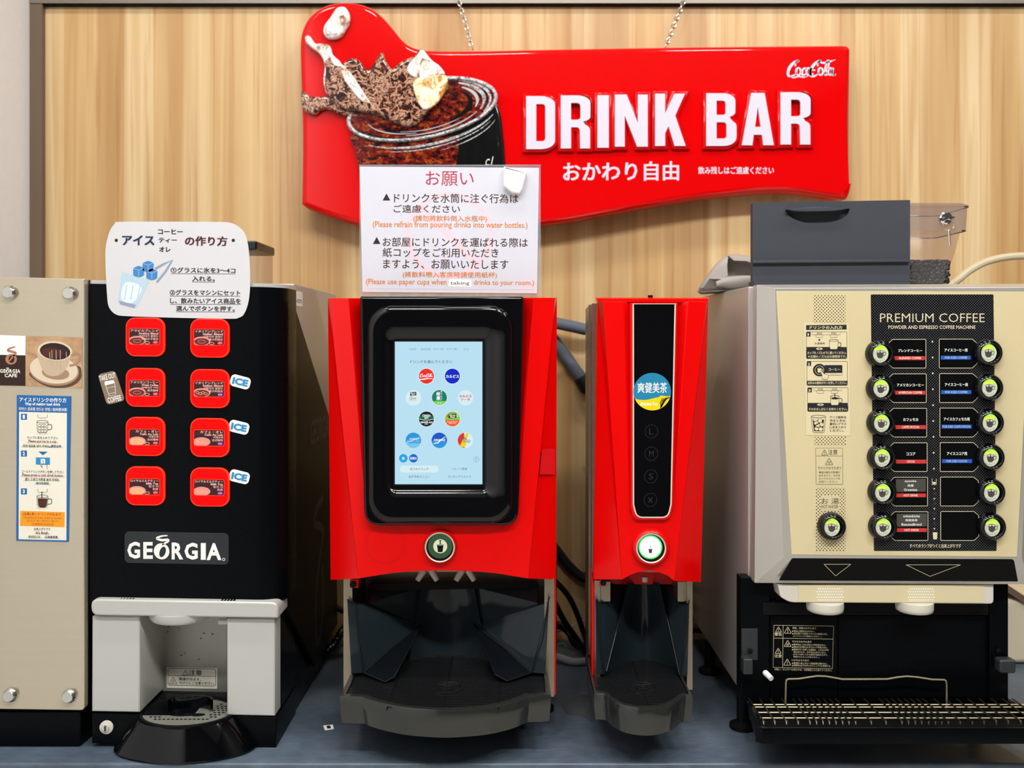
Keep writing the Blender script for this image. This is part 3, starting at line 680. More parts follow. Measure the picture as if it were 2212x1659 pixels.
for s, x0, y0, x1, y1, hl in (('カップに氷を入れて下さい', 198, 822, 424, 842, None), ('Please put ice in a cup', 208, 848, 412, 872, 'pinkhl'), ('컵에 얼음을 넣어 주세요', 168, 882, 358, 902, 'greenhl'), ('请把冰杯', 370, 884, 448, 904, 'bluehl'),
        ('コールドドリンクボタンを押して下さい', 158, 1070, 464, 1092, None), ('Please press a cold drink button', 162, 1096, 460, 1120, 'pinkhl'), ('콜드 드링크 버튼을 눌러 주세요', 184, 1126, 430, 1148, 'greenhl'), ('按冷饮按钮', 264, 1156, 356, 1174, 'bluehl'),
        ('出来上がりです', 248, 1490, 368, 1510, None), ("It's finish", 264, 1516, 352, 1538, 'pinkhl'), ('완성입니다', 208, 1546, 294, 1566, 'greenhl'), ('已准备就绪', 330, 1548, 420, 1568, 'bluehl')):
    if hl:
        b.poly([qq(x0 - 12, y1 - 9), qq(x1 + 12, y1 - 6), qq(x1 + 12, y1 + 2), qq(x0 - 12, y1 - 1)], D, hl); D -= .0001
    tq(s, x0, y0, x1, y1, 'ink', 0.015)
    if hl: D += .0001
b.poly([qq(280, 932), qq(348, 934), qq(314, 960)], D, 'blue')
b.poly([qq(262, 975), qq(365, 977), qq(365, 1030), qq(262, 1028)], D, 'iceblue'); b.poly([qq(298, 986), qq(330, 987), qq(330, 1022), qq(298, 1021)], D - .0001, 'white')
b.stroke([qq(312, 1052), qq(292, 1030), qq(308, 1046), qq(308, 995), qq(316, 995), qq(318, 1020), qq(344, 1030), qq(344, 1062)], 0.8, D - .0002, 'ink')
for y in (660, 1205):
    b.stroke([qq(277, y), qq(277, y + 22), qq(290, y + 27), qq(332, y + 27), qq(346, y + 22), qq(346, y)], 0.8, D, 'ink')
for y, fl in ((755, None), (1300, 'coffee')):
    c = qq(310, y); mug(b, c[0], c[1], 24, D - .0002, 'ink', 0.8)
    if fl: b.poly([qq(275, y - 25), qq(347, y - 24), qq(342, y + 28), qq(325, y + 44), qq(295, y + 43), qq(280, y + 28)], D - .0001, fl); b.stroke([qq(306, y - 75), qq(306, y - 25)], 2, D - .0001, fl)
    else:
        for k in range(9): e = qq(290 + (k % 3) * 20, y - 12 + (k // 3) * 20); b.stroke(ell(e[0], e[1], 3.2, 3, 7), 0.7, D - .0001, 'ink', True)
    for k in range(9): e = qq(266 + k * 11, y + 46 + 8 * math.sin(PI * k / 8)); b.poly(ell(e[0], e[1], 0.6, 0.6, 6), D, 'ink')
b.poly(roundpoly([qq(147, 1366), qq(474, 1376), qq(472, 1486), qq(145, 1476)], 1.5, 3), D, 'amber'); D -= .0001
tq('[注意] 熱いドリンクが出ます', 168, 1380, 446, 1404, 'redprint', 0.015); tq('[Attention] A hot drink is served', 174, 1408, 446, 1430, 'redprint'); tq('[주의] 뜨거운 드링크가 나옵니다', 196, 1432, 428, 1452, 'redprint'); tq('[注意事项] 热饮出来', 232, 1456, 392, 1476, 'redprint')
b.build('instruction_sticker', cab, smooth=False)

# ------------------------------------------------------------------ black coffee machine
cm = thing('coffee_machine', 'black coffee machine with eight red lit buttons beside the champagne cabinet', 'coffee machine', P(400, 730, 1.7) * 1)
cm.location.z = 0
xl, xr = P(190, 0, 1.47).x, -0.3715
zt1 = P(0, 606, 1.5).z
lab(MB().box(xl + 0.001, xr, 1.58, 1.955, 0.16, zt1, 'steel').build('body', cm, 0.003), 'silver steel rear body')
MB().box(xl + 0.001, xr - 0.004, 1.60, 1.94, 0.004, 0.16, 'black').build('base', cm, 0.003)
for fx0, fx1 in ((xr - 0.022, xr - 0.003), (xl + 0.005, xl + 0.02)): MB().box(fx0, fx1, 1.50, 1.60, 0.004, 0.204, 'black').build('flank', cm, 0.002)
# front cover, bowed at the right corner
def plan(x0p, x1p, d, r):
    a, c = P(x0p, 0, d).x, P(x1p, 0, d).x
    return [(a, d + 0.09), (a, d + 0.004), (a + 0.004, d)] + [(c - r + r * math.sin(t), d + r * 0.9 - r * 0.9 * math.cos(t)) for t in [k * PI / 16 for k in range(9)]] + [(c, d + 0.09)]
pl = plan(190, 612, 1.468, 0.040)
mb = MB(); zz = [P(0, 1303, 1.468).z, P(0, 613, 1.47).z]
mb.loft([[Vector((x, y, zz[0])) for x, y in pl], [Vector((x, y, zz[1] + (-0.006 * (x - pl[0][0]) / 0.31))) for x, y in pl]], 'black', True, True)
mb.build('front_cover', cm, 0.002)
pl2 = [(x, y + 0.001) for x, y in plan(191, 611, 1.47, 0.04)]
mb = MB(); mb.loft([[Vector((x, y, zz[1] + 0.0003 + (-0.006 * (x - pl[0][0]) / 0.31))) for x, y in pl2], [Vector((x, y, zz[1] + 0.006 + (-0.006 * (x - pl[0][0]) / 0.31))) for x, y in pl2]], 'silver', True, True)
mb.build('top_trim', cm, 0.001)
# side cover: a bent hexagon seen on the right flank
sp = [(1.515, 0.205), (1.515, 0.728), (1.53, 0.728), (1.848, 0.500), (1.92, 0.45), (1.945, 0.05), (1.73, 0.035)]
mb = MB(); mb.loft([[Vector((xr - 0.0005, y, z)) for y, z in sp], [Vector((xr + 0.0045, y, z)) for y, z in sp]], 'side', True, True)
so = mb.build('side_cover', cm, 0.002)
mb = MB(); lo = [(1.67, 0.40), (1.86, 0.40), (1.86, 0.50), (1.67, 0.50)]
# faint mark on the flank
def flank(pts): return [Vector((xr + 0.0047, y, z)) for y, z in pts]
vs, fs = glyphs('GEORGIA', 0.03, 2); ax = max(v[0] for v in vs)
mb.add([Vector((xr + 0.0047, 1.685 + v[0] / ax * 0.17, 0.455 + v[1] * 0.062)) for v in vs], fs, 'sidelogo')
lp = spline([(1.80, 0.34), (1.74, 0.33), (1.72, 0.305), (1.77, 0.29), (1.80, 0.27), (1.76, 0.22), (1.73, 0.15), (1.74, 0.08), (1.78, 0.09), (1.80, 0.15), (1.79, 0.21)], 5)
L = len(lp); wv = []
for k in range(L):
    t = Vector(lp[min(k + 1, L - 1)]) - Vector(lp[max(k - 1, 0)]); n_ = Vector((-t.y, t.x)).normalized() * 0.008; wv.append((Vector(lp[k]) + n_, Vector(lp[k]) - n_))
mb.add([Vector((xr + 0.0047, q.x, q.y)) for q, _ in wv] + [Vector((xr + 0.0047, q.x, q.y)) for _, q in wv], [(k, k + 1, L + k + 1, L + k) for k in range(L - 1)], 'plate')
mb.build('side_logo', cm, smooth=False)
# inventory label on the steel flank
mb = MB(); mb.add([Vector((xr + 0.0006, y, z)) for y, z in ((1.565, 0.731), (1.64, 0.731), (1.64, 0.705), (1.565, 0.705))], [(0, 1, 2, 3)], 'white')
vs, fs = glyphs('03-0273', 0.01, 2); ax = max(v[0] for v in vs); mb.add([Vector((xr + 0.0008, 1.572 + v[0] / ax * 0.06, 0.711 + v[1] * 0.009)) for v in vs], fs, 'sidelogo')
mb.build('inventory_label', cm, smooth=False)
# dispensing bay
b = MB()
band = roundpoly([(195, 1294), (601, 1301), (601, 1336), (197, 1330)], [24, 26, 4, 16], 6)
b.prism(band, 1.456, 1.53, 'silver', 0.003)
b.build('bay_hood', cm, angle=40)
for name, q in (('bay_pillar', [(199, 1331), (302, 1331), (302, 1539), (198, 1537)]), ('bay_pillar', [(490, 1336), (594, 1336), (594, 1547), (490, 1545)])):
    MB().prism(roundpoly(q, 2, 2), 1.466, 1.57, 'silver', 0.002).build(name, cm)
b = MB(); b.pbox(303, 1330, 490, 1560, 1.566, 1.575, 'recess'); b.build('bay_back', cm)
b = MB()
for k in range(26):
    x, y = random.uniform(345, 475), random.uniform(1345, 1425); e = ell(x, y, random.uniform(1.2, 3), random.uniform(1, 2.6), 9); b.poly(e, 1.5654, 'stain' if k % 3 == 0 else 'recess')
b.build('coffee_stain', cm, smooth=False)
b = MB(); c = P(393, 1339, 1.50); c.z = P(0, 1338, 1.47).z
b.lathe(c, [(0.0, -0.006), (0.046, -0.005), (0.050, 0.0), (0.050, 0.010)], 'silver', 'z', 40); b.build('spout', cm, angle=50)
for x0 in (262, 480):
    for k in range(5):
        b = MB(); b.lathe(P(x0 + k * 6.5, 1294.5 + (2.5 if x0 > 400 else 0), 1.462), [(0.0016, -0.003), (0.0016, 0.003)], 'black', 'y', 10); b.build('hood_rib', cm)
for x in (295, 484):
    b = MB(); b.lathe(P(x, 1343, 1.475), [(0.005, -0.008), (0.005, 0.008)], 'silver', 'x', 14); b.build('hinge_pin', cm)
b = MB(); D = 1.565   # hot water caution label
b.poly([(360, 1441), (470, 1443), (469, 1488), (360, 1486)], D, 'cream'); D -= .0002
b.stroke(rrect(363, 1444.5, 466, 1481, 4, 3, 0.02), 1, D, 'ink', True); b.stroke([(363, 1459), (466, 1461)], 0.8, D, 'ink')
warn(b, 401, 1453, 11, D, 'ink', 1.0); b.text('注意', 408, 1447, 436, 1459, D, 'ink', 0.02, 0.02); warn(b, 374, 1470, 14, D, 'ink', 1.0, 'h'); b.text('熱湯が出ます。', 387, 1464, 434, 1470.5, D, 'ink', 0.02, 0.02); b.text('やけどにご注意ください。', 387, 1472.5, 464, 1479, D, 'ink', 0.02, 0.02)
b.build('caution_label', cm, smooth=False)
b = MB(); b.prism([(198, 1541), (598, 1549), (596, 1615), (198, 1606)], 1.468, 1.60, 'black', 0.002); b.build('plinth', cm)
b = MB(); c = P(231, 1570, 1.467); b.lathe(c, [(0.0105, 0), (0.0105, -0.003), (0.009, -0.0035), (0.0055, -0.0035), (0.0055, -0.0055), (0, -0.0055)], 'offw', 'y', 24); o = b.build('key_lock', cm, angle=30)
b = MB(); b.lathe(c + Vector((0, -0.0056, 0)), [(0.005, 0), (0.005, -0.001), (0, -0.001)], 'chrome', 'y', 20); b.box(c.x - 0.001, c.x + 0.001, c.y - 0.008, c.y - 0.0066, c.z - 0.004, c.z + 0.004, 'dkgrey'); b.build('keyhole', o, angle=30)
# drip tray: skirt, rim, perforated plate
zt0 = 0.050; cxx = P(403, 0, 1.47).x
b = MB(); n = 40
top = []; bot = []
for k in range(n + 1):
    a = PI + PI * k / n
    top.append(Vector((cxx + 0.077 * math.cos(a), 1.470 + 0.046 * math.sin(a), zt0)))
    bot.append(Vector((cxx + 0.112 * math.cos(a) * (1 + 0.0 * k), 1.468 + 0.060 * math.sin(a), 0.004)))
mid = [(t * .5 + q * .5) + Vector((0, 0, 0.003)) for t, q in zip(top, bot)]
b.loft([top, mid, bot], 'gblack', closed=False)
b.loft([bot, [Vector((v.x * .985 + cxx * .015, v.y + 0.003, 0.001)) for v in bot]], 'gblack', closed=False)
b.tri([top], 'black')
b.build('drip_tray', cm, angle=60)
b = MB(); rim = [Vector((cxx + 0.077 * math.cos(a), 1.485 + 0.062 * math.sin(a), zt0)) for a in [2 * PI * k / 48 for k in range(48)]]
b.loft([[Vector((cxx + (v.x - cxx) * s, 1.485 + (v.y - 1.485) * s, zt0 + h)) for v in rim] for s, h in ((1, -0.006), (1.0, 0.003), (0.97, 0.004), (0.94, 0.002), (0.93, -0.002))], 'mblack'); b.build('tray_rim', cm, angle=50)
ct_ = Vector((P(407, 0, 1.485).x, 1.483, zt0 + 0.0015))
disc = [ct_ + Vector((0.070 * math.cos(a), 0.052 * math.sin(a), 0)) for a in [2 * PI * k / 48 for k in range(48)]]
holes = []; b = MB(); hb = []
for r in range(-4, 5):
    for k in range(-10, 11):
        u = (k + (0.5 if r % 2 else 0)) * 0.0068; v = r * 0.0085 + 0.004
        if (u / 0.064) ** 2 + (v / 0.046) ** 2 < 0.95 and v > -0.035 and not (abs(u - 0.003) < 0.036 and v > -0.022): hb.append((u, v))
b.tri([disc], 'recess'); b.loft([disc, [v - Vector((0, 0, 0.002)) for v in disc]], 'recess')
for u, v in hb: b.tri([[ct_ + Vector((u + 0.0024 * math.cos(a), v + 0.0022 * math.sin(a), 0.0003)) for a in [2 * PI * i / 10 for i in range(10)]]], 'mblack')
for u, r in ((-0.004, 0.021), (0.020, 0.012)): b.tri([[ct_ + Vector((u + r * math.cos(a), -0.013 + 0.006 * math.sin(a), 0.0003 + r * .002)) for a in [2 * PI * i / 20 for i in range(20)]]], 'mblack')
lab(b.build('drip_plate', cm, smooth=False), 'perforated steel drip plate')
b = MB(); c = ct_ + Vector((0.004, 0.012, 0))
arcp = [c + Vector((0.036 * math.cos(a), -0.012 + 0.018 * math.sin(a), 0)) for a in [PI * (k / 16) for k in range(17)]]
b.loft([arcp, [v + Vector((0, 0, 0.020)) for v in arcp], [v + Vector(((c.x - v.x) * .08, -0.003, 0.020)) for v in arcp], [v + Vector(((c.x - v.x) * .08, -0.003, 0)) for v in arcp]], 'gblack', closed=False); b.build('cup_stop', cm)
# logo plate
b = MB(); D = 1.4672
b.prism(rrect(269, 1150, 494, 1218, 10, 5, 0.018), D, 1.4682, 'plate', 0.0004); georgia(b, 275, 1157, 488, 1210, D - .0004, 'white', 0.018)
b.build('logo_plate', cm, smooth=False)
b = MB()
def rq(x, y): return (x / 3.6875, 830 + y / 3.6875)
b.prism(roundpoly([(211, 809), (248, 800), (270, 865), (231, 875)], 9, 5), 1.4676, 1.468, 'tan'); D = 1.4673
b.text('TAKE OUT', 214, 808, 250, 820, D, 'white', 0.02, rot=-0.22); b.text('COFFEE', 232, 856, 262, 868, D, 'white', 0.02, rot=-0.22)
def k2(x, y): return (x / 3.6875, 450 + y / 3.6875)
b.poly([k2(832, 1385), k2(838, 1378), k2(905, 1368), k2(915, 1392), k2(836, 1412)], D, 'white')
b.stroke([k2(842, 1412), k2(870, 1496), k2(922, 1484), k2(914, 1396)], 1, D, 'white'); b.stroke([k2(850, 1432), k2(916, 1418)], 0.8, D, 'white'); b.stroke([k2(864, 1478), k2(920, 1466)], 0.8, D, 'white')
b.build('takeout_sticker', cm, smooth=False)
for x, y, w in ((519, 825, 0.26), (516, 923, 0.24), (517, 1030, 0.24)):
    b = MB(); c, s = math.cos(w), math.sin(w)
    pts = [(x + u * c - v * s, y + u * s + v * c) for u, v in rrect(-22, -13, 22, 13, 9)]
    b.prism(pts, 1.4674, 1.468, 'white', 0.0002); b.text('ICE', x - 17, y - 7.5, x + 17, y + 7.5, 1.4670, 'iceblue', 0.05, rot=w * .8); b.build('ice_sticker', cm, smooth=False)
# buttons
NAMES = [[('アラビカブレンド', 'Arabica Blend', '아라비카 블렌드', '阿拉比卡混合', 'cof', 'HOT'), ('イタリアンブレンド', 'Italian Blend', '이탈리안 블렌드', '意大利混合', 'cof', 'HOT')],
         [('アメリカンコーヒー', 'Weak Coffee', '아메리칸 커피', '美式咖啡', 'cof', 'HOT'), ('イタリアンブレンド', 'Italian Blend', '이탈리안 블렌드', '意大利混合', 'ice', 'ICE')],
         [('カフェ・オレ', 'Cafe Au Lait', '카페오레', '法式咖啡', 'milk', 'HOT'), ('カフェ・オレ', 'Cafe Au Lait', '카페오레', '法式咖啡', 'icem', 'ICE')],
         [('ロイヤルミルクティー', 'Milk Tea', '밀크 티', '奶茶', 'milk', 'HOT'), ('ロイヤルミルクティー', 'Milk Tea', '밀크 티', '奶茶', 'icem', 'ICE')]]
b0 = None
for r in range(4):
    for cidx in range(2):
        x, y = (313, 452.5)[cidx], (728, 837, 943, 1050)[r] + (2.5 if cidx else 0)
        if b0 is None:
            b = MB(); b.prism(rrect(x - 42, y - 42, x + 42, y + 42, 20, 7, 0.012), 1.463, 1.4683, 'btnrim', 0.0012, False, 'btnrim'); b.poly(rrect(x - 39.5, y - 39.5, x + 39.5, y + 39.5, 18.5, 7, 0.012), 1.4628, 'btnred')
            bt = b0 = b.build('button', cm, angle=30); bx, by = x, y
        else:
            bt = b0.copy(); COL.objects.link(bt); bt.location = b0.location + Vector(((x - bx) * 1.463 / F, 0, -(y - by) * 1.463 / F))
        ja, en, ko, zh, pic, hot = NAMES[r][cidx]
        yy = y + (1 if cidx == 0 else 0) + (-1.5 if r == 0 else 1)
        D = 1.4626; b = MB(); X0, X1, Y0, Y1 = x - 34, x + 32, yy - 18, yy + 17
        b.stroke(rrect(X0, Y0, X1, Y1, 5, 4, 0.012), 1.6, D - .0003, 'btnrim', True)
        b.poly(rrect(X0, Y0, X1, Y1, 5, 4, 0.012), D, 'btnpic')
        wj = 8.0 * len(ja); b.text(ja, max(X0 + 3, X1 - 4 - wj), Y0 + 2, X1 - 3, Y0 + 7.5, D - .0003, 'btntext', 0.03, 0.012)
        b.text(en, X1 - 3 - 3.3 * len(en), Y0 + 8.5, X1 - 3, Y0 + 13, D - .0003, 'btntext', 0.03, 0.012)
        b.text(ko, X1 - 3 - 5.2 * len(ko), Y0 + 14, X1 - 3, Y0 + 19, D - .0003, 'btntext', 0.02, 0.012); b.text(zh, X1 - 3 - 6 * len(zh), Y0 + 20, X1 - 3, Y0 + 25, D - .0003, 'btntext', 0.02, 0.012)
        cx_, cy_ = X0 + 17, Y1 - 9
        def clip(l): return [(min(max(u, X0 + .8), X1 - .8), min(max(v, Y0 + .8), Y1 - .8)) for u, v in l]
        b.poly(clip(ell(cx_, cy_, 19, 10, 24)), D - .0001, 'btncup'); b.poly(clip(ell(cx_, cy_ + 1, 16, 7.5, 24)), D - .00015, dict(cof='btncof', milk='btnmilk', ice='btncof', icem='btncup')[pic])
        if pic in ('cof', 'milk'):
            b.stroke(ell(cx_ + 22, cy_ + 5, 5, 2.6, 14), 1.4, D - .0002, 'btncup', True); b.stroke(ell(cx_, cy_ + 1, 8, 3.4, 18), 0.8, D - .0002, 'btncup', True)
        else:
            for k in range(4): b.stroke(ell(cx_ - 9 + k * 6, cy_ + (k % 2) * 2, 3.6, 2.6, 6), 1, D - .0002, 'btnmilk', True)
        b.poly(ell(X1 - 9, Y1 - 5, 6, 3.6, 14), D - .0003, 'btnhot' if hot == 'HOT' else 'btnice'); b.text(hot, X1 - 13, Y1 - 6.6, X1 - 5, Y1 - 3.4, D - .0004, 'btntext', 0.02)
        # the window of a copied button hangs under that copy
        w = b.build('picture_window', None, smooth=False); w.parent = bt
        off = base_of(bt)
        for v in w.data.vertices: v.co = v.co - off
# the taped how-to sheet on top of the machine
sh = tag(bpy.data.objects.new('instruction_sheet', None), 'white rounded sheet with iced drink picture taped on the black coffee machine', 'sheet'); COL.objects.link(sh); sh.location = P(385, 680, 1.466)
k3 = lambda x, y: (x / 3.6875, 450 + y / 3.6875)
pts = spline([k3(*p) for p in ((950, 108), (1300, 106), (1700, 108), (1830, 114), (1900, 146), (1950, 200), (1975, 290), (1988, 420), (1992, 600), (1980, 740), (1945, 840), (1900, 872), (1830, 880), (1500, 874), (1200, 866), (1000, 858), (935, 850), (890, 820), (862, 770), (852, 680), (842, 500), (840, 330), (856, 240), (880, 170), (915, 122))], 4, True)
b = MB(); D = 1.4655
b.prism(pts, D, D + .0008, 'paper'); D -= .0002
def t3(s, x0, y0, x1, y1, m, bold=0.03): a, c = k3(x0, y0), k3(x1, y1); b.text(s, a[0], a[1], c[0], c[1], D, m, bold, 0.008)
for x in (926, 1858): e = k3(x, 255); b.poly(ell(e[0], e[1], 3.6, 3.6, 16), D, 'ink')
t3('アイス', 972, 215, 1230, 295, 'navyink', 0.05); t3('コーヒー', 1258, 165, 1456, 207, 'ink', 0.045); t3('ティー', 1264, 236, 1410, 274, 'ink', 0.045); t3('オレ', 1268, 306, 1358, 348, 'ink', 0.045); t3('の作り方', 1472, 222, 1812, 300, 'maroon', 0.045)
for s, x0, y0, x1, y1 in (('①グラスに氷を3～4コ', 1360, 472, 1876, 516), ('入れる。', 1530, 540, 1712, 582), ('②グラスをマシンにセット', 1352, 650, 1914, 694), ('し、飲みたいアイス商品を', 1354, 715, 1918, 760), ('選んでボタンを押す。', 1402, 778, 1870, 820)):
    t3(s, x0, y0, x1, y1, 'ink', 0.03); b.stroke([k3(x0, y1 + 4), k3(x1, y1 + 6)], 0.9, D, 'ink')
b.poly([k3(972, 505), k3(1190, 575), k3(1090, 790), k3(1060, 797), k3(960, 765), k3(940, 740)], D, 'glassprint'); b.poly(spline([k3(1000, 590), k3(1130, 630), k3(1060, 750), k3(965, 720)], 4, True), D - .0001, 'glassprint2'); b.poly([k3(945, 735), k3(1085, 770), k3(1070, 794), k3(960, 766)], D - .0001, 'tong')
for x in (1010, 1060, 1115): b.stroke([k3(x, 610), k3(x - 20, 730)], 2.4, D - .0002, 'glassprint')
for x, y in ((1105, 505), (1180, 465), (1210, 528)):
    c = k3(x, y); b.poly(roundpoly([(c[0] - 12, c[1] - 8), (c[0], c[1] - 13), (c[0] + 12, c[1] - 8), (c[0] + 11, c[1] + 8), (c[0], c[1] + 12), (c[0] - 12, c[1] + 8)], 2, 3), D - .0003, 'cubeblue')
    b.stroke([(c[0] - 11, c[1] - 7), (c[0], c[1] - 3), (c[0] + 11, c[1] - 8)], 0.9, D - .0004, 'glassprint'); b.stroke([(c[0], c[1] - 3), (c[0], c[1] + 10)], 0.9, D - .0004, 'glassprint')
b.stroke([k3(1235, 482), k3(1300, 445), k3(1372, 412), k3(1320, 500), k3(1248, 590)], 4.5, D - .0002, 'tong')
b.build('sheet', sh, smooth=False)
# smoky hopper corner behind the sheet
hp = thing('bean_hopper', 'smoky clear bean hopper half hidden behind the white rounded sheet', 'hopper', P(500, 604, 1.8))
hp.location.z = zt1 + 0.0005
x0, x1 = P(430, 0, 1.70).x, P(560, 0, 1.72).x
MB().box(x0, x1, 1.70, 1.82, zt1 + 0.001, zt1 + 0.068, 'hopper').build('container', hp, 0.003)
MB().box(x0 - 0.001, x1 + 0.002, 1.695, 1.825, zt1 + 0.068, zt1 + 0.085, 'smoke2').build('lid', hp, 0.003)
# ------------------------------------------------------------------ red touch screen dispenser
YAW = 0.055                                # the two red machines are turned a little; their flanks run this much to the right per metre
def slab(mb, pts3, depth, m):              # a sheet given by points, thickened backwards along the machine's own axis
    bk = [p + Vector((YAW * depth, depth, 0)) for p in pts3]
    mb.loft([pts3, bk], m, False, True); mb.tri([pts3], m)
def body_box(mb, xl0, xr0, y0, y1, z0, z1, m):
    a = [Vector((xl0, y0, z0)), Vector((xr0, y0, z0)), Vector((xr0, y0, z1)), Vector((xl0, y0, z1))]
    mb.loft([a, [p + Vector((YAW * (y1 - y0), y1 - y0, 0)) for p in a]], m, True, True)
sd = thing('soda_dispenser', 'wide red drink dispenser with a lit touch screen in a glossy black frame', 'drink dispenser', (P(955, 0, 1.5).x, 1.7, 0))
DP = 1.462
arch = spline([(774, 1250), (810, 1244), (850, 1238), (900, 1234), (958, 1232.5), (1015, 1234), (1065, 1238), (1105, 1244), (1141, 1250)], 3)
A0, A1, B_, C_, b_, c_, a1, a0 = P(708, 645, 1.505), P(711, 644, 1.466), P(753, 644, 1.462), P(778, 644, 1.482), P(787, 1060, 1.462), P(794, 1050, 1.466), P(774, 1250, 1.462), P(714, 1253, 1.505)
A0r, A1r, Br, Cr, br, cr, a1r, a0r = P(1203, 641, 1.505), P(1199, 643, 1.466), P(1153, 643, 1.462), P(1131, 643, 1.482), P(1122, 1060, 1.462), P(1114, 1050, 1.466), P(1141, 1250, 1.462), P(1201, 1252, 1.505)
mb = MB()
for q in ((A0, A1, a1, a0), (A1, B_, b_, a1), (B_, C_, c_, b_), (A1r, A0r, a0r, a1r), (Br, A1r, a1r, br), (Cr, Br, br, cr)): mb.tri([list(q)], 'red')
mb.tri([[b_] + [P(x, y, DP) for x, y in [(787, 1050), (1122, 1050)]] + [br] + [P(x, y, DP) for x, y in arch[::-1]]], 'red')
rimf = [A0, A1, B_, C_, Cr, Br, A1r, A0r, a0r] + [P(x, y, DP) for x, y in arch[::-1]] + [a0]
mb.loft([rimf, [Vector((p.x + (0.0), 1.56, p.z)) for p in rimf]], 'red', False, False)
mb.tri([[C_, Cr, cr, c_]], 'mblack')
mb.build('door', sd, 0.0006, angle=20, merge=True, lim=12)
b = MB()                                    # engraved disc, seams and clear tape on the door
b.stroke(ell(832, 1176, 41, 41, 48), 0.9, DP - .0003, 'redline', True); b.build('engraved_disc', sd, smooth=False)
b = MB(); c = P(1185, 1000, 1.48); b.add([P(1171, 970, 1.4735), P(1199, 969, 1.4995), P(1199, 1025, 1.4995), P(1165, 1025, 1.4735)], [(0, 1, 2, 3)], 'redd'); b.build('tape', sd, smooth=False)
ztop = P(0, 645, 1.5).z
lab(MB().pbox(743, 1200, 1197, 1285, 1.60, 1.62, 'steelh').build('back_panel', sd), 'stained steel panel')
mb = MB(); body_box(mb, P(741, 0, 1.5).x, P(1197, 0, 1.5).x, 1.605, 1.83, 0.048, ztop - 0.002, 'steelh'); body_box(mb, P(741, 0, 1.5).x, P(1197, 0, 1.5).x, 1.55, 1.605, P(0, 1235, 1.55).z, ztop - 0.002, 'steelh')
mb.build('cabinet', sd, 0.002)
for x0, x1 in ((742, 761), (1176, 1197)):
    mb = MB(); body_box(mb, P(x0, 0, 1.5).x, P(x1, 0, 1.5).x, 1.5, 1.605, P(0, 1505, 1.5).z, P(0, 1250, 1.5).z, 'steelh'); mb.build('side_plate', sd, 0.0008)
mb = MB(); body_box(mb, P(1197.5, 0, 1.5).x, P(1200.5, 0, 1.5).x, 1.505, 1.81, P(0, 1503, 1.5).z, P(0, 1262, 1.5).z, 'red'); mb.build('side_cover', sd)
b = MB(); c = P(763, 1262, 1.497); b.pbox(756, 1252, 774, 1270, 1.497, 1.52, 'red'); b.lathe(c, [(0.0055, 0), (0.0055, -0.002), (0, -0.002)], 'mblack', 'y', 16); b.build('door_lock', sd)
# frame round the screen
b = MB(); bz = roundpoly([(777, 640), (1131, 640), (1122, 1062), (1119, 1136), (787, 1136), (785, 1062)], [5, 5, 0, 34, 34, 0], 6)
b.prism(bz, 1.448, 1.49, 'gblack', 0.004); b.build('screen_frame', sd, angle=50)
def rr(x0, y0, x1, y1, r, d): return [P(x, y, d) for x, y in rrect(x0, y0, x1, y1, r, 8)]
b = MB(); b.loft([rr(794, 660, 1109, 1131, 50, 1.4490), rr(796, 662, 1107, 1129, 49, 1.443), rr(800, 666, 1103, 1125, 47, 1.440), rr(808, 676, 1095, 1115, 42, 1.4395), rr(822, 702, 1080, 1085, 30, 1.4425), rr(836, 722, 1064, 1065, 20, 1.4435), rr(839, 725, 1061, 1062, 18, 1.446), rr(846, 731, 1050, 1054, 8, 1.4475), rr(849, 734, 1046, 1050, 4, 1.4478)], 'gblack')
b.build('screen_surround', sd, angle=60)
# the touch screen
b = MB(); D = 1.4477; b.poly(rrect(850, 735, 1045, 1049, 3, 3), D, 'mblack'); D -= .0002; b.poly([(853, 738), (1042, 738), (1042, 1046), (853, 1046)], D, 's_bg')
z8 = lambda x, y: (840 + x / 5.0273, 730 + y / 5.0273)
def T(s, x0, y0, x1, y1, m, bold=0.0, lay=3, **k): a, c = z8(x0, y0), z8(x1, y1); b.text(s, a[0], a[1], c[0], c[1], D - .0001 * lay, m, bold, **k)
def disc(x, y, r, m, lay=1): c = z8(x, y); b.poly(ell(c[0], c[1], r / 5.0273, r / 5.0273, 36), D - .0001 * lay, m)
def seg(cx, cy, r, y0, y1, m, lay=2, curve=0):     # the slice of a disc between two heights
    pts = [];
    for k in range(13): pts.append((cx + math.sqrt(max(0, r * r - y0 * y0)) * (1 - k / 6), cy + y0 + curve * math.sin(PI * k / 12)))
    a0_ = math.atan2(y0, -math.sqrt(max(0, r * r - y0 * y0))); a1_ = math.atan2(y1, -math.sqrt(max(0, r * r - y1 * y1)))
    if a1_ < a0_ - PI: a1_ += 2 * PI
    if a1_ > a0_ + PI: a1_ -= 2 * PI
    pts += [(cx + r * math.cos(a0_ + (a1_ - a0_) * k / 8), cy + r * math.sin(a0_ + (a1_ - a0_) * k / 8)) for k in range(9)]
    a2_ = math.atan2(y1, math.sqrt(max(0, r * r - y1 * y1))); a3_ = math.atan2(y0, math.sqrt(max(0, r * r - y0 * y0)))
    if abs(y1) < r - 1e-6: pts += [(cx + r * math.cos(a2_), cy + r * math.sin(a2_))]
    pts += [(cx + r * math.cos(a2_ + (a3_ - a2_) * k / 8), cy + r * math.sin(a2_ + (a3_ - a2_) * k / 8)) for k in range(9)]
    b.poly([z8(*p) for p in pts], D - .0001 * lay, m)
for s, x0, x1 in (('日本語', 222, 294), ('ENGLISH', 350, 456), ('中文 (简)', 484, 600), ('中文 (繁)', 630, 744), ('한 글', 812, 864)): T(s, x0, 110, x1, 134, 's_inkb')
T('ドリンクを選んでください', 230, 242, 688, 276, 's_ink', 0.01)
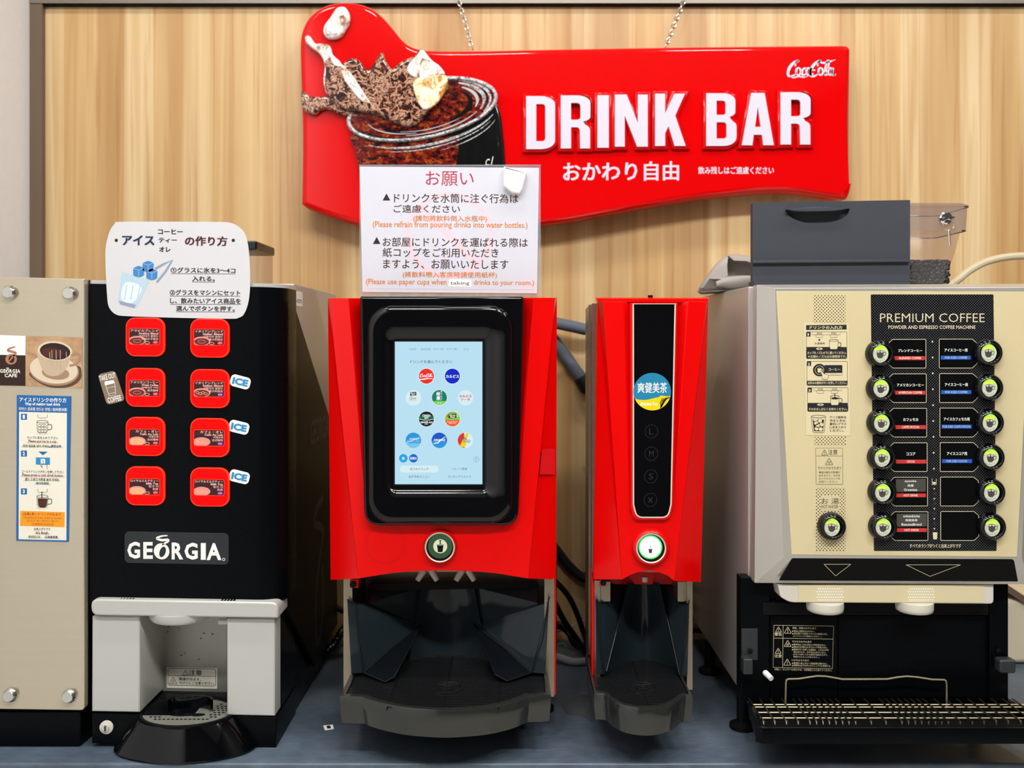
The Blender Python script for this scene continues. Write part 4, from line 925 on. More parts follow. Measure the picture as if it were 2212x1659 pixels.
for x, y in ((408, 415), (690, 415), (549, 647), (408, 880), (690, 880)): disc(x, y, 86, 's_white', 1)
disc(408, 415, 82, 's_red', 2); c0, c1 = z8(335, 385), z8(478, 430); script(b, c0[0], c0[1], c1[0], c1[1], D - .0003, 's_white', False); b.stroke([z8(328, 450), z8(380, 448), z8(430, 440), z8(486, 446)], [1.2, 2.6, 1.6, .8], D - .0003, 's_white')
disc(690, 415, 82, 's_navy', 2); T('カルピス', 620, 400, 762, 434, 's_white', 0.04)
for x in (267, 832): disc(x, 650, 84, 's_pale', 1)
b.poly([z8(232, 590), z8(298, 586), z8(298, 626), z8(232, 630)], D - .0002, 's_blk'); T('Minute', 238, 594, 290, 606, 's_white', 0.02); T('Maid', 246, 610, 284, 624, 's_white', 0.02); T('Qoo', 225, 638, 296, 672, 's_brown', 0.01); b.stroke([z8(225, 678), z8(298, 678)], 0.5, D - .0003, 's_brown')
T('カルピス', 765, 618, 900, 646, 's_crim', 0.04); T('ソータ', 780, 654, 880, 682, 's_crim', 0.04)
disc(549, 647, 82, 's_green', 2); seg(549, 647, 82, 42, 82, 's_lime', 3, -8)
for k, ch in enumerate('綾鷹'): T(ch, 516, 585 + k * 46, 558, 627 + k * 46, 's_white', 0.03, 4)
for k, ch in enumerate('あやたか'): T(ch, 562, 572 + k * 27, 580, 592 + k * 27, 's_white', 0.02, 4)
T('緑 茶', 526, 700, 572, 716, 's_white', 0.0, 4)
disc(408, 880, 82, 's_blk', 2); seg(408, 880, 82, -40, 5, 's_grn2', 3); T('CANADA', 364, 830, 452, 856, 's_white', 0.03, 4); T('DRY', 386, 858, 432, 880, 's_white', 0.03, 4); b.stroke([z8(330, 880), z8(380, 892), z8(436, 892), z8(488, 880)], 1.0, D - .0004, 's_white'); T('GINGER ALE', 342, 906, 474, 926, 's_white', 0.03, 4); T('DRY', 390, 930, 426, 942, 's_white', 0.0, 4)
disc(690, 880, 82, 's_lime', 2); seg(690, 880, 82, 10, 82, 's_orng', 3); disc(642, 850, 16, 's_orng', 3); disc(735, 845, 18, 's_yel', 3)
b.poly([z8(648, 826), z8(732, 822), z8(734, 870), z8(650, 874)], D - .0004, 's_blk'); T('Minute', 658, 830, 724, 846, 's_white', 0.03, 5); T('Maid', 666, 850, 718, 866, 's_white', 0.03, 5); T('オレンジブレンド', 632, 900, 748, 916, 's_white', 0.03, 5); T('果汁入り', 652, 918, 730, 932, 's_white', 0.02, 5)
disc(266, 1112, 84, 's_aqua', 2); seg(266, 1112, 84, 30, 84, 's_sky', 3); T('AQUARIUS', 222, 1086, 304, 1108, 's_white', 0.01, 4, shear=0.2); T('SPARKLING', 190, 1108, 338, 1134, 's_sky', 0.03, 4, shear=0.2); b.stroke([z8(192, 1140), z8(260, 1110), z8(330, 1080), z8(334, 1092), z8(300, 1104)], 1.0, D - .0004, 's_white')
disc(548, 1112, 84, 's_aqua2', 2); seg(548, 1112, 84, 10, 84, 's_aqua', 3); T('AQUARIUS', 484, 1096, 614, 1124, 's_white', 0.035, 4, shear=0.2); b.stroke([z8(484, 1146), z8(530, 1140), z8(570, 1104), z8(608, 1074), z8(616, 1084)], [1.2, 2.4, 2, 1.2], D - .0004, 's_white')
disc(832, 1112, 84, 's_pale', 2)
hc = [(832 + 84 * math.cos(a), 1112 + 84 * math.sin(a)) for a in [math.radians(95 + k * 165 / 16) for k in range(17)]]
b.poly([z8(*p) for p in hc], D - .0003, 's_red')
b.poly([z8(842, 1032), z8(872, 1042), z8(800, 1188), z8(772, 1170)], D - .0004, 's_yel'); b.poly([z8(800, 1130), z8(830, 1110), z8(842, 1150), z8(820, 1190), z8(800, 1180)], D - .0004, 's_yel')
T('REAL', 768, 1078, 850, 1104, 's_ink', 0.02, 5); T('GOLD', 806, 1106, 884, 1136, 's_ink', 0.02, 5)
disc(157, 1307, 46, 's_wat', 1); T('水', 138, 1288, 176, 1326, 's_white', 0.02); disc(267, 1307, 46, 's_soda', 1); T('炭酸水', 230, 1292, 304, 1322, 's_white', 0.02)
c = z8(951, 1318); b.stroke(ell(c[0], c[1], 5.8, 5.8, 28), 0.7, D - .0001, 's_inkb', True); T('?', 942, 1302, 960, 1334, 's_inkb')
b.poly(rrect(*z8(120, 1386), *z8(540, 1462), 7, 6), D - .0001, 's_pale'); T('全てのドリンク', 228, 1408, 428, 1438, 's_ink', 0.01)
T('フルーツ風味', 684, 1408, 850, 1436, 's_ink'); T('おすすめメニュー', 216, 1492, 442, 1520, 's_ink', 0.01); T('ランキングベスト５', 640, 1492, 890, 1520, 's_ink')
b.build('touch_screen', sd, smooth=False)
# pour button
def pour(root, x, y, rc, rr_, lit, prof, dd):
    c = P(x, y, dd)
    k = dd / F
    b = MB(); b.lathe(c, [(rc * k, 0.0005), (rc * k * .98, -0.004), (rc * k * .9, -0.008), (rr_ * k * 1.06, -0.009), (rr_ * k * 1.04, -0.007)], 'red', 'y', 40, False); o = b.build('pour_button', root, angle=50)
    b = MB(); b.lathe(c + Vector((0, -.007, 0)), [(rr_ * k * 1.05, 0), (rr_ * k * 1.0, -0.0022), (rr_ * k * .93, -0.001)], 'offw', 'y', 40, False); lab(b.build('ring', o), 'pale ring')
    b = MB(); d = dd - .0078
    if lit: b.poly(ell(x, y, rr_ * .95, n=40), d, 'mblack'); b.poly(ell(x, y, rr_ * .82, n=40), d - .0001, 'litgreen'); b.poly(ell(x, y, rr_ * .72, n=40), d - .0002, 'lite')
    else: b.poly(ell(x, y, rr_ * .95, n=40), d, 'mblack'); b.poly(ell(x, y, rr_ * .84, n=40), d - .0001, 'dimgreen'); b.poly(ell(x, y, rr_ * .48, n=40), d - .0002, 'dimface')
    d -= .0003; s = rr_ / 32; m = 'sidelogo' if lit else 'mblack'
    if lit: s *= .62; y += 5
    b.poly([(x - 7 * s, y - 2 * s), (x + 7 * s, y - 2 * s), (x + 5 * s, y + 13 * s), (x - 5 * s, y + 13 * s)], d, m); b.stroke(ell(x, y - 2 * s, 7 * s, 2.2 * s, 16), 1.0 * s, d - .0001, m, True)
    b.stroke([(x, y - 4 * s), (x, y - 13 * s)], 2.2 * s, d, m); b.stroke([(x - 3 * s, y - 12.5 * s), (x + 3 * s, y - 12.5 * s)], 1.4 * s, d, m)
    lab(b.build('lens', o, smooth=False), 'lit white and green lens' if lit else 'dark green lens with a cup sign')
pour(sd, 951, 1180, 37, 31.5, False, None, DP)
# nozzles
for x, dx in ((915, -1), (932, 1), (998, -1), (1012, 1)):
    b = MB(); a = P(x, 1232, 1.55); b.tube([a, a + Vector((dx * .006, -0.003, -0.010)), a + Vector((dx * .010, -0.004, -0.016))], [0.006, 0.005, 0.0045], 'offw', 12); lab(b.build('nozzle', sd), 'white nozzle tip')
# smoked splash guard with two fins and the drip tray
def guard(root, shell, ridge, fins, trough, base):
    for n_, q in enumerate(shell):
        b = MB(); b.tri([[P(*p) for p in q]], 'smoke'); s_ = b.build('splash_guard' if n_ < 2 else 'guard_lip', root, angle=30)
        if n_ == 0: o = s_
    for q in ridge: b = MB(); b.tube([P(*p) for p in q], 0.0011, 'edgeblk', 8); b.build('guard_edge', o)
    for q in fins:
        b = MB(); b.tri([[P(*p) for p in q[0]]], 'smoke2'); b.tri([[P(*p) for p in q[1]]], 'smoke2'); b.build('fin', o)
    if trough:
        b = MB(); (xt0, xt1, yt), (xb0, xb1, yb), dt, dep = trough
        L0 = [P(xt0 + (xt1 - xt0) * k / 14, yt, dt + dep * math.sin(PI * k / 14)) for k in range(15)]; L1 = [P(xb0 + (xb1 - xb0) * k / 14, yb, dt + dep * math.sin(PI * k / 14)) for k in range(15)]
        b.loft([L0, L1], 'smoke', closed=False); b.build('trough', o, angle=80)
guard(sd,
  [[(799, 1264, 1.56), (910, 1268, 1.585), (905, 1350, 1.585), (842, 1452, 1.585), (785, 1453, 1.50), (768, 1304, 1.50), (798, 1303, 1.53)],
   [(1023, 1268, 1.585), (1161, 1262, 1.56), (1163, 1303, 1.53), (1184, 1302, 1.50), (1148, 1453, 1.50), (1088, 1452, 1.585), (1030, 1350, 1.585)],
   [(750, 1294, 1.494), (768, 1304, 1.50), (785, 1453, 1.50), (759, 1455, 1.494)], [(1186, 1290, 1.494), (1184, 1302, 1.50), (1150, 1453, 1.50), (1178, 1455, 1.494)]],
  [[(750, 1295, 1.492), (768, 1304, 1.498), (796, 1303, 1.53), (798, 1263, 1.555)], [(768, 1304, 1.498), (774, 1380, 1.498), (786, 1453, 1.498)], [(1187, 1289, 1.492), (1184, 1302, 1.498), (1163, 1303, 1.53), (1162, 1261, 1.555)], [(1184, 1302, 1.498), (1172, 1380, 1.498), (1148, 1453, 1.498)],
   [(910, 1347, 1.582), (845, 1400, 1.54), (786, 1453, 1.498)], [(786, 1453, 1.498), (832, 1473, 1.47), (852, 1462, 1.475)], [(852, 1462, 1.475), (885, 1400, 1.53), (910, 1347, 1.582)],
   [(1023, 1347, 1.582), (1090, 1400, 1.54), (1148, 1453, 1.498)], [(1148, 1453, 1.498), (1095, 1471, 1.47), (1070, 1457, 1.475)], [(1070, 1457, 1.475), (1046, 1400, 1.53), (1023, 1347, 1.582)]],
  [([(910, 1347, 1.58), (786, 1453, 1.50), (832, 1473, 1.472)], [(910, 1347, 1.58), (832, 1473, 1.472), (852, 1462, 1.477)]), ([(1023, 1347, 1.58), (1148, 1453, 1.50), (1095, 1471, 1.472)], [(1023, 1347, 1.58), (1095, 1471, 1.472), (1070, 1457, 1.477)])],
  ((910, 1023, 1266), (880, 1060, 1452), 1.575, 0.024), None)
b = MB(); b.add([P(799, 1261, 1.558), P(1162, 1258, 1.558), P(1162, 1270, 1.556), P(799, 1276, 1.556)], [(0, 1, 2, 3)], 'mblack'); b.loft([[P(799, 1261, 1.558), P(1162, 1258, 1.558), P(1162, 1270, 1.556), P(799, 1276, 1.556)], [P(799, 1261, 1.60), P(1162, 1258, 1.60), P(1162, 1270, 1.60), P(799, 1276, 1.60)]], 'mblack'); b.build('guard_bar', sd)
def tray(root, rimpx, zr, zb, back, gx, ring, slats, lit=0):
    # rimpx: front rim outline from left to right as seen; zr, zb: heights of rim and underside; back: depth where the tray ends
    top = [PZ(x, y, zr) for x, y in rimpx]; L, R = top[0], top[-1]
    outer = top + [Vector((R.x, back, zr)), Vector((L.x, back, zr))]
    inn = [Vector((p.x * .955 + (L.x + R.x) / 2 * .045, p.y + 0.008, zr)) for p in top]; inn += [Vector((inn[-1].x, back - .004, zr)), Vector((inn[0].x, back - .004, zr))]
    lo = lambda l, z, s=0.0: [Vector((p.x + (s if p.x < (L.x + R.x) / 2 else -s), p.y + s, z)) for p in l]
    b = MB(); b.loft([lo(inn, zr - 0.012), inn, outer, lo(outer, zr - .003, -0.001), lo(outer, (zr + zb) / 2, 0.0), lo(outer, zb, 0.002), lo(inn, zb)], 'tray'); b.tri([lo(inn, zb)], 'tray'); o = b.build('drip_tray', root, angle=40)
    b = MB(); gp = lo(inn, zr - .006); b.tri([gp], 'mblack')
    ys_ = sorted(p.y for p in inn); y0, y1 = ys_[0], back - .004
    def span(y):
        xs = []
        for k in range(len(inn)):
            p, q = inn[k], inn[(k + 1) % len(inn)]
            if (p.y - y) * (q.y - y) < 0: t = (y - p.y) / (q.y - p.y); xs.append(p.x + (q.x - p.x) * t)
        return (min(xs), max(xs)) if len(xs) >= 2 else None
    n = int((y1 - y0) / 0.0075)
    for k in range(1, n):
        y = y0 + (y1 - y0) * k / n; s_ = span(y)
        if s_: b.box(s_[0] + .001, s_[1] - .001, y - .0022, y + .0022, zr - .0065, zr - .003, 'grille')
    for gxp in gx: b.box(gxp - .0008, gxp + .0008, y0 + .002, y1, zr - .005, zr - .0027, 'mblack')
    b.build('grille', root)
    c = PZ(ring[0], ring[1], zr - .001); b = MB(); b.lathe(c, [(ring[2], -.004), (ring[2], 0), (ring[2] * .92, 0.0003), (ring[2] * .9, -.002)], 'grille', 'z', 36, False); b.lathe(c, [(ring[2] * .42, -.004), (ring[2] * .42, 0), (ring[2] * .36, 0.0003), (ring[2] * .34, -.003)], 'grille', 'z', 28, False); b.build('cup_ring', root, angle=40)
rim = [(735, 1503), (784, 1505)] + spline([(790, 1508), (820, 1517), (870, 1527), (920, 1531.5), (965, 1533), (1010, 1531), (1060, 1526), (1105, 1516), (1135, 1505)], 4) + [(1142, 1502), (1189, 1500)]
tray(sd, rim, 0.104, 0.062, 1.60, [P(845, 0, 1.42).x, P(962, 0, 1.42).x, P(1078, 0, 1.42).x], (966, 1484, 0.025), 9)
for x0, y0 in ((748, 1.62), (1190, 1.62), (748, 1.79), (1190, 1.79)):
    b = MB(); x = P(x0, 0, 1.5).x + YAW * (y0 - 1.5) + (0.018 if x0 < 900 else -0.018)
    b.lathe((x, y0, 0), [(0.022, 0.0), (0.022, 0.006), (0.009, 0.012), (0.009, 0.05)], 'mblack', 'z', 24); b.build('foot', sd)
b = MB(); x0, x1 = P(760, 0, 1.5).x, P(1180, 0, 1.5).x; b.box(x0, x1, 1.50, 1.61, 0.046, 0.062, 'mblack'); b.build('base_plate', sd)

# ------------------------------------------------------------------ notice standing on the red dispenser
nt_ = thing('notice_stand', 'clear stand with a printed notice about bottles and paper cups on the red dispenser', 'notice', (P(972, 0, 1.51).x, 1.53, ztop))
D = 1.505; zb = ztop + 0.0005
b = MB(); a, c = P(776, 632, D), P(1168, 357, D)
b.box(a.x, c.x, D, D + .0025, zb + .003, c.z, 'acrylic'); b.box(a.x, c.x, D + .0036, D + .006, zb + .003, c.z, 'acrylic')
b.box(a.x - .0004, c.x + .0004, D - .0002, D + .0062, c.z - .0006, c.z + .0008, 'clearedge')
b.box(a.x + .03, c.x - .03, D - .012, D + .055, zb, zb + .003, 'acrylic')
b.build('holder', nt_, 0.0005)
b = MB(); D2 = 1.5046; n7 = lambda x, y: (760 + x / 4.8795, 340 + y / 4.8795)
b.prism([n7(82, 96), n7(1972, 110), n7(1952, 1432), n7(112, 1418)], 1.5049, 1.5074, 'pap2'); D2 = 1.5047
b.poly([n7(135, 130), n7(1925, 140), n7(1915, 1395), n7(150, 1385)], D2, 'pap2')
def N7(s, x0, y0, x1, y1, m, bold=0.0, lay=2): a, c = n7(x0, y0), n7(x1, y1); b.text(s, a[0], a[1], c[0], c[1], D2 - .0001 * lay, m, bold, 0.006)
c = n7(1030, 820); b.poly(ell(c[0], c[1], 94, 94, 48), D2 - .0001, 'ghostred', [ell(c[0], c[1], 84, 84, 48)])
b.poly([n7(890, 600), n7(1150, 600), n7(1150, 690), n7(1200, 780), n7(1150, 860), n7(1150, 1160), n7(890, 1160), n7(890, 860), n7(850, 780), n7(890, 690)], D2 - .00005, 'ghostgrey')
b.poly([n7(700, 560), n7(760, 510), n7(1340, 1080), n7(1300, 1140)], D2 - .0001, 'ghostred')
N7('お願い', 778, 145, 1285, 300, 'pinkred', 0.0)
for x, y in ((365, 418), (262, 876)): b.poly([n7(x, y - 38), n7(x + 40, y + 36), n7(x - 40, y + 36)], D2 - .0002, 'ink')
N7('ドリンクを水筒に注ぐ行為は', 445, 382, 1755, 480, 'choc', 0.008); N7('ご遠慮ください', 440, 500, 1140, 584, 'choc', 0.008)
N7('(請勿將飲料倒入水瓶中)', 648, 612, 1425, 684, 'orange', 0.012); N7('(Please refrain from pouring drinks into water bottles.)', 220, 676, 1852, 758, 'orange', 0.008)
N7('お部屋にドリンクを運ばれる際は', 325, 846, 1855, 942, 'choc', 0.008); N7('紙コップをご利用いただき', 325, 956, 1545, 1052, 'choc', 0.008); N7('ますよう、お願いいたします', 330, 1078, 1650, 1176, 'choc', 0.008)
N7('(將飲料帶入客房時請使用紙杯)', 536, 1206, 1530, 1276, 'orange', 0.012)
N7('(Please use paper cups when', 150, 1280, 998, 1356, 'orange', 0.008); N7('drinks to your room.)', 1285, 1292, 1920, 1360, 'orange', 0.008)
b.poly([n7(1026, 1282), n7(1262, 1288), n7(1258, 1366), n7(1020, 1360)], D2 - .0002, 'white'); N7('taking', 1040, 1306, 1240, 1352, 'ink', 0.0, 3)
b.build('notice_sheet', nt_, smooth=False)
b = MB(); cp = [n7(1600, 90), n7(1845, 150), n7(1800, 330), n7(1770, 385), n7(1690, 375), n7(1600, 300)]
b.prism(roundpoly(cp, 3, 4), 1.492, 1.505, 'white', 0.003); lab(b.build('clip', nt_, angle=50), 'white taped clip')

# ------------------------------------------------------------------ narrow red tea dispenser
td = thing('tea_dispenser', 'narrow red tea dispenser with a tall black panel and round blue sticker', 'drink dispenser', (P(1400, 0, 1.5).x, 1.7, 0))
DP = 1.462
arch = spline([(1344, 1252), (1360, 1243), (1380, 1236), (1402, 1233), (1424, 1237), (1442, 1244), (1456, 1255)], 3)
A0, A1, B_, C_, a1, a0 = P(1291, 650, 1.505), P(1302, 651, 1.466), P(1346, 651, 1.462), P(1364, 651, 1.474), P(1344, 1252, 1.462), P(1282, 1252, 1.505)
A0r, A1r, Br, Cr, a1r, a0r = P(1530, 650, 1.505), P(1527, 651, 1.466), P(1487, 651, 1.462), P(1463, 651, 1.474), P(1456, 1255, 1.462), P(1514, 1258, 1.505)
b_, c_, br, cr = P(1361, 1110, 1.462), P(1365, 1104, 1.464), P(1453, 1110, 1.462), P(1450, 1104, 1.464)
mb = MB()
for q in ((A0, A1, a1, a0), (A1, B_, b_, a1), (B_, C_, c_, b_), (A1r, A0r, a0r, a1r), (Br, A1r, a1r, br), (Cr, Br, br, cr), (C_, Cr, cr, c_), (c_, cr, br, b_)): mb.tri([list(q)], 'red')
mb.tri([[b_, br] + [P(x, y, DP) for x, y in arch[::-1]]], 'red')
rimf = [A0, A1, B_, C_, Cr, Br, A1r, A0r, a0r] + [P(x, y, DP) for x, y in arch[::-1]] + [a0]
mb.loft([rimf, [Vector((p.x + YAW * (1.56 - p.y) * 1.0, 1.56, p.z)) for p in rimf]], 'red')
mb.build('door', td, 0.0006, angle=20, merge=True, lim=12)
b = MB(); b.add([P(1286, 643, 1.505), P(1532, 643, 1.505), P(1530, 651, 1.468), P(1290, 650, 1.468)], [(0, 1, 2, 3)], 'red'); b.loft([[P(1290, 645, 1.466), P(1530, 645, 1.466), P(1530, 653, 1.466), P(1290, 652, 1.466)], [P(1287, 643, 1.56), P(1525, 643, 1.56), P(1525, 653, 1.56), P(1287, 652, 1.56)]], 'red', True, True); b.build('top_cap', td)
b = MB(); fr = roundpoly([(1361, 654), (1465, 654), (1456, 1095), (1448, 1124), (1368, 1124), (1362, 1095)], [3, 3, 0, 24, 24, 0], 6)
b.prism(fr, 1.455, 1.475, 'red', 0.003); b.build('panel_frame', td, angle=50)
b = MB(); pn = roundpoly([(1366.5, 656), (1460, 656), (1451, 1090), (1444, 1119), (1374, 1119), (1367, 1090)], [1, 1, 0, 21, 21, 0], 6); b.prism(pn, 1.4545, 1.456, 'offw', 0.0002)
pi_ = offset_poly(pn, -3); b.poly(pi_, 1.4543, 'gblack')
for ch, x, y in (('L', 1407, 932), ('M', 1407, 980), ('S', 1406, 1029), ('×', 1405, 1080)):
    b.stroke(roundpoly(ell(x, y, 14.5, 15.5, 8, 0.39), 3, 3), 1.0, 1.4541, 'faint', True); b.text(ch, x - 5, y - 6.5, x + 5, y + 6.5, 1.4541, 'faint')
b.build('front_panel', td, smooth=False)
b = MB(); sx, sy, sr = 1409, 846, 40.5; D = 1.4538
b.prism(ell(sx, sy, sr, n=48), D, 1.4543, 'teal')
wv = [(sx - math.sqrt(sr * sr - 15 ** 2), sy + 15)] + [(sx + u, sy + 15 + 3.2 * math.sin(-u / 12.5) + (-3 if u > 15 else 0)) for u in range(-34, 35, 4)]
low = [(sx + sr * math.cos(a), sy + sr * math.sin(a)) for a in [math.radians(12 + k * 146 / 20) for k in range(21)]]
b.poly(wv + low, D - .0001, 'yellow')
for k in range(5):
    b.stroke(spline([(sx + 39 - k * 4.2, sy + 12 + 0.5 * k), (sx + 31 - k * 3.4, sy + 16 + k * 2), (sx + 25 - k * 1.6, sy + 24 + k * 1.5), (sx + 20 - k * .6, sy + 33 + k * .6)], 4), 1.7, D - .0002, 'ink')
b.text('爽健美茶', 1377, 826, 1441, 849, D - .0002, 'white', 0.012); b.text('Blended Tea', 1384, 869, 1420, 876, D - .0002, 'white', 0.02)
b.build('round_sticker', td, smooth=False)
pour(td, 1405, 1182, 41, 31.5, True, None, DP)
mb = MB(); body_box(mb, P(1283, 0, 1.5).x, P(1496, 0, 1.5).x, 1.605, 1.83, 0.048, P(0, 653, 1.5).z, 'steelh'); body_box(mb, P(1284, 0, 1.5).x, P(1496, 0, 1.5).x, 1.55, 1.605, P(0, 1236, 1.55).z, P(0, 653, 1.5).z, 'steelh'); mb.build('cabinet', td, 0.002)
MB().pbox(1310, 1215, 1490, 1262, 1.56, 1.58, 'red').build('arch_panel', td)
for x0, x1 in ((1284, 1297), (1484, 1496)):
    mb = MB(); body_box(mb, P(x0, 0, 1.5).x, P(x1, 0, 1.5).x, 1.5, 1.605, P(0, 1505 if x0 < 1400 else 1490, 1.5).z, P(0, 1254, 1.5).z, 'steelh'); mb.build('side_plate', td, 0.0008)
for x0, x1 in ((1297, 1319), (1464, 1484)): mb = MB(); mb.pbox(x0, 1256, x1, 1300, 1.506, 1.60, 'steelh'); mb.build('guard_bracket', td, 0.0008)
mb = MB(); body_box(mb, P(1279, 0, 1.5).x, P(1283.5, 0, 1.5).x, 1.505, 1.81, P(0, 1500, 1.5).z, P(0, 1262, 1.5).z, 'red'); mb.build('side_cover', td)
b = MB(); c = P(1303, 1258, 1.497); b.pbox(1295, 1250, 1309, 1266, 1.497, 1.51, 'red'); b.lathe(c, [(0.005, 0), (0.005, -0.002), (0, -0.002)], 'mblack', 'y', 16); b.build('door_lock', td)
b = MB(); a = P(1393, 1246, 1.53); b.lathe(a, [(0.005, 0), (0.005, -0.008), (0.0, -0.008)], 'offw', 'z', 14); lab(b.build('nozzle', td), 'white nozzle tip')
b = MB(); b.lathe(P(1405, 643, 1.52), [(0.004, 0), (0.004, 0.004), (0.0, 0.004)], 'mblack', 'z', 14); b.build('top_knob', td)
guard(td,
  [[(1319, 1258, 1.56), (1358, 1258, 1.575), (1310, 1452, 1.50), (1304, 1456, 1.496), (1292, 1302, 1.496), (1319, 1298, 1.52)], [(1424, 1258, 1.575), (1465, 1258, 1.56), (1466, 1303, 1.52), (1487, 1304, 1.496), (1470, 1460, 1.496), (1466, 1452, 1.50)],
   [(1287, 1294, 1.494), (1292, 1302, 1.497), (1305, 1456, 1.497), (1289, 1456, 1.494)], [(1489, 1294, 1.494), (1487, 1304, 1.497), (1470, 1460, 1.497), (1485, 1460, 1.494)]],
  [[(1288, 1294, 1.492), (1293, 1302, 1.494), (1319, 1300, 1.52), (1319, 1258, 1.555)], [(1293, 1302, 1.494), (1296, 1380, 1.494), (1305, 1457, 1.494)], [(1489, 1296, 1.492), (1487, 1304, 1.494), (1467, 1304, 1.52), (1466, 1258, 1.555)], [(1487, 1304, 1.494), (1481, 1390, 1.494), (1470, 1460, 1.494)],
   [(1424, 1258, 1.573), (1447, 1360, 1.53), (1468, 1458, 1.496)], [(1358, 1258, 1.573), (1330, 1370, 1.53), (1310, 1450, 1.496)]],
  [], ((1356, 1424, 1258), (1311, 1466, 1452), 1.53, 0.05), None)
rim = [(1284, 1496), (1300, 1497), (1308, 1499)] + spline([(1312, 1502), (1322, 1511), (1345, 1522), (1372, 1527.5), (1396, 1529), (1422, 1527), (1448, 1520), (1468, 1508), (1474, 1503)], 4) + [(1480, 1501), (1495, 1503)]
tray(td, rim, 0.104, 0.062, 1.60, [P(1393, 0, 1.42).x], (1388, 1484, 0.0235), 9)
for x0, y0 in ((1290, 1.62), (1488, 1.62), (1290, 1.79), (1488, 1.79)):
    b = MB(); x = P(x0, 0, 1.5).x + YAW * (y0 - 1.5) + (0.018 if x0 < 1400 else -0.018)
    b.lathe((x, y0, 0), [(0.020, 0.0), (0.020, 0.006), (0.009, 0.012), (0.009, 0.05)], 'mblack', 'z', 24); b.build('foot', td)
b = MB(); x0, x1 = P(1300, 0, 1.5).x, P(1482, 0, 1.5).x; b.box(x0, x1, 1.50, 1.61, 0.046, 0.062, 'mblack'); b.build('base_plate', td)
# ------------------------------------------------------------------ champagne coffee machine on the right
pm = thing('espresso_machine', 'wide champagne and silver coffee machine with twelve knobs on a black panel', 'coffee machine', (0.60, 1.7, 0))
XA, XB = 0.379, 0.79
ZT = 0.7325
lab(MB().box(XA, XB, 1.485, 1.955, 0.062, ZT, 'steel').build('housing', pm, 0.002), 'brushed steel housing')
DQ = 1.43
mb = MB()     # door frame with bevelled edges
o = [P(1635, 615, 1.462), P(2246, 613, 1.462), P(2226, 1262, 1.444), P(1630, 1259, 1.452)]
i_ = [P(1641, 620, 1.44), P(2240, 619, 1.44), P(2208, 1205, DQ), P(1693, 1205, DQ)]
i2 = [P(1671, 625, DQ), P(2232, 624, DQ), P(2208, 1205, DQ), P(1693, 1205, DQ)]
mb.add([o[0], o[1], o[2], o[3], P(1674, 622, DQ), P(2232, 621, DQ), P(2208, 1205, DQ), P(1692, 1205, DQ)], [(0, 4, 5, 1), (1, 5, 6, 2), (2, 6, 7, 3), (3, 7, 4, 0), (4, 7, 6, 5)], 'silver2')
mb.loft([o, [Vector((p.x, 1.485, p.z)) for p in o]], 'silver2', False, True)
mb.build('door', pm, 0.0008, angle=25)
MB().prism([(1677, 629), (2226, 630), (2197, 1203), (1710, 1198)], DQ - .001, DQ + .001, 'champagne', 0.0003).build('door_plate', pm)
# glossy strip on the lower bevel
def bev(x, y, off=0.0006): t = (y - 1205) / 56; return P(x, y, DQ + t * 0.014 - off)
b = MB(); st = roundpoly([(1711, 1206), (2190, 1208), (2199, 1256), (1682, 1254)], [3, 6, 3, 3], 4); b.tri([[bev(x, y) for x, y in st]], 'strip')
for tr_ in ([(1780, 1219), (1838, 1219), (1805, 1244)], [(1957, 1220), (2075, 1220), (2009, 1245)]):
    n = len(tr_)
    for k in range(n):
        p, q = Vector(tr_[k]), Vector(tr_[(k + 1) % n]); w = Vector((-(q - p).y, (q - p).x)).normalized() * .5
        b.add([bev(v.x, v.y, .0012) for v in (p + w, q + w, q - w, p - w)], [(0, 1, 2, 3)], 'goldline')
b.build('arrow_strip', pm, smooth=False)
D = DQ - .0012
for q in ([(1757, 638), (1826, 638), (1826, 697), (1757, 697)], [(1760, 942), (1828, 942), (1828, 962), (1760, 962)], [(1762, 1054), (1826, 1054), (1826, 1190), (1762, 1190)]): 
    b = MB(); b.poly(q, D, 'holes'); b.build('perforated_strip', pm, smooth=False)
b = MB(); b.poly([(1774, 1070), (1814, 1070), (1814, 1104), (1774, 1104)], D - .0001, 'champagne'); b.text('お 湯', 1774, 1076, 1812, 1089, D - .0002, 'ink'); b.text('HOT WATER', 1774, 1091, 1811, 1098, D - .0002, 'ink')
b.build('hot_water_print', pm, smooth=False)
b = MB(); D = DQ - .0014; z4 = lambda x, y: (1690 + x / 6.144, 690 + y / 6.144)     # drink instruction label
b.poly([z4(285, 42), z4(880, 55), z4(905, 1545), z4(315, 1535)], D, 'champlabel')
def T4(s, x0, y0, x1, y1, m, bold=0.0, lay=3): a, c = z4(x0, y0), z4(x1, y1); b.text(s, a[0], a[1], c[0], c[1], D - .0001 * lay, m, bold)
b.poly([z4(315, 76), z4(853, 70), z4(853, 134), z4(315, 140)], D - .0001, 'ink'); T4('ドリンクの入れ方', 362, 84, 798, 130, 'champlabel', 0.035)
for x0, y0, x1, y1, yb in ((318, 165, 857, 520, 410), (326, 556, 864, 876, 815), (335, 906, 872, 1222, 1150)):
    p0, p1 = z4(x0, y0), z4(x1, y1); b.stroke(rrect(p0[0], p0[1], p1[0], p1[1], 2.5, 3), 0.7, D - .0002, 'ink', True); q = z4(x0, yb); b.poly([(p0[0], q[1]), (p1[0], q[1]), (p1[0], p1[1] - 1), (p1[0] - 1, p1[1]), (p0[0] + 1, p1[1]), (p0[0], p1[1] - 1)], D - .0001, 'ink')
    q = z4(x0 + 56, y0 + 62); b.poly([p0, (q[0], p0[1]), q, (p0[0], q[1])], D - .0001, 'ink')
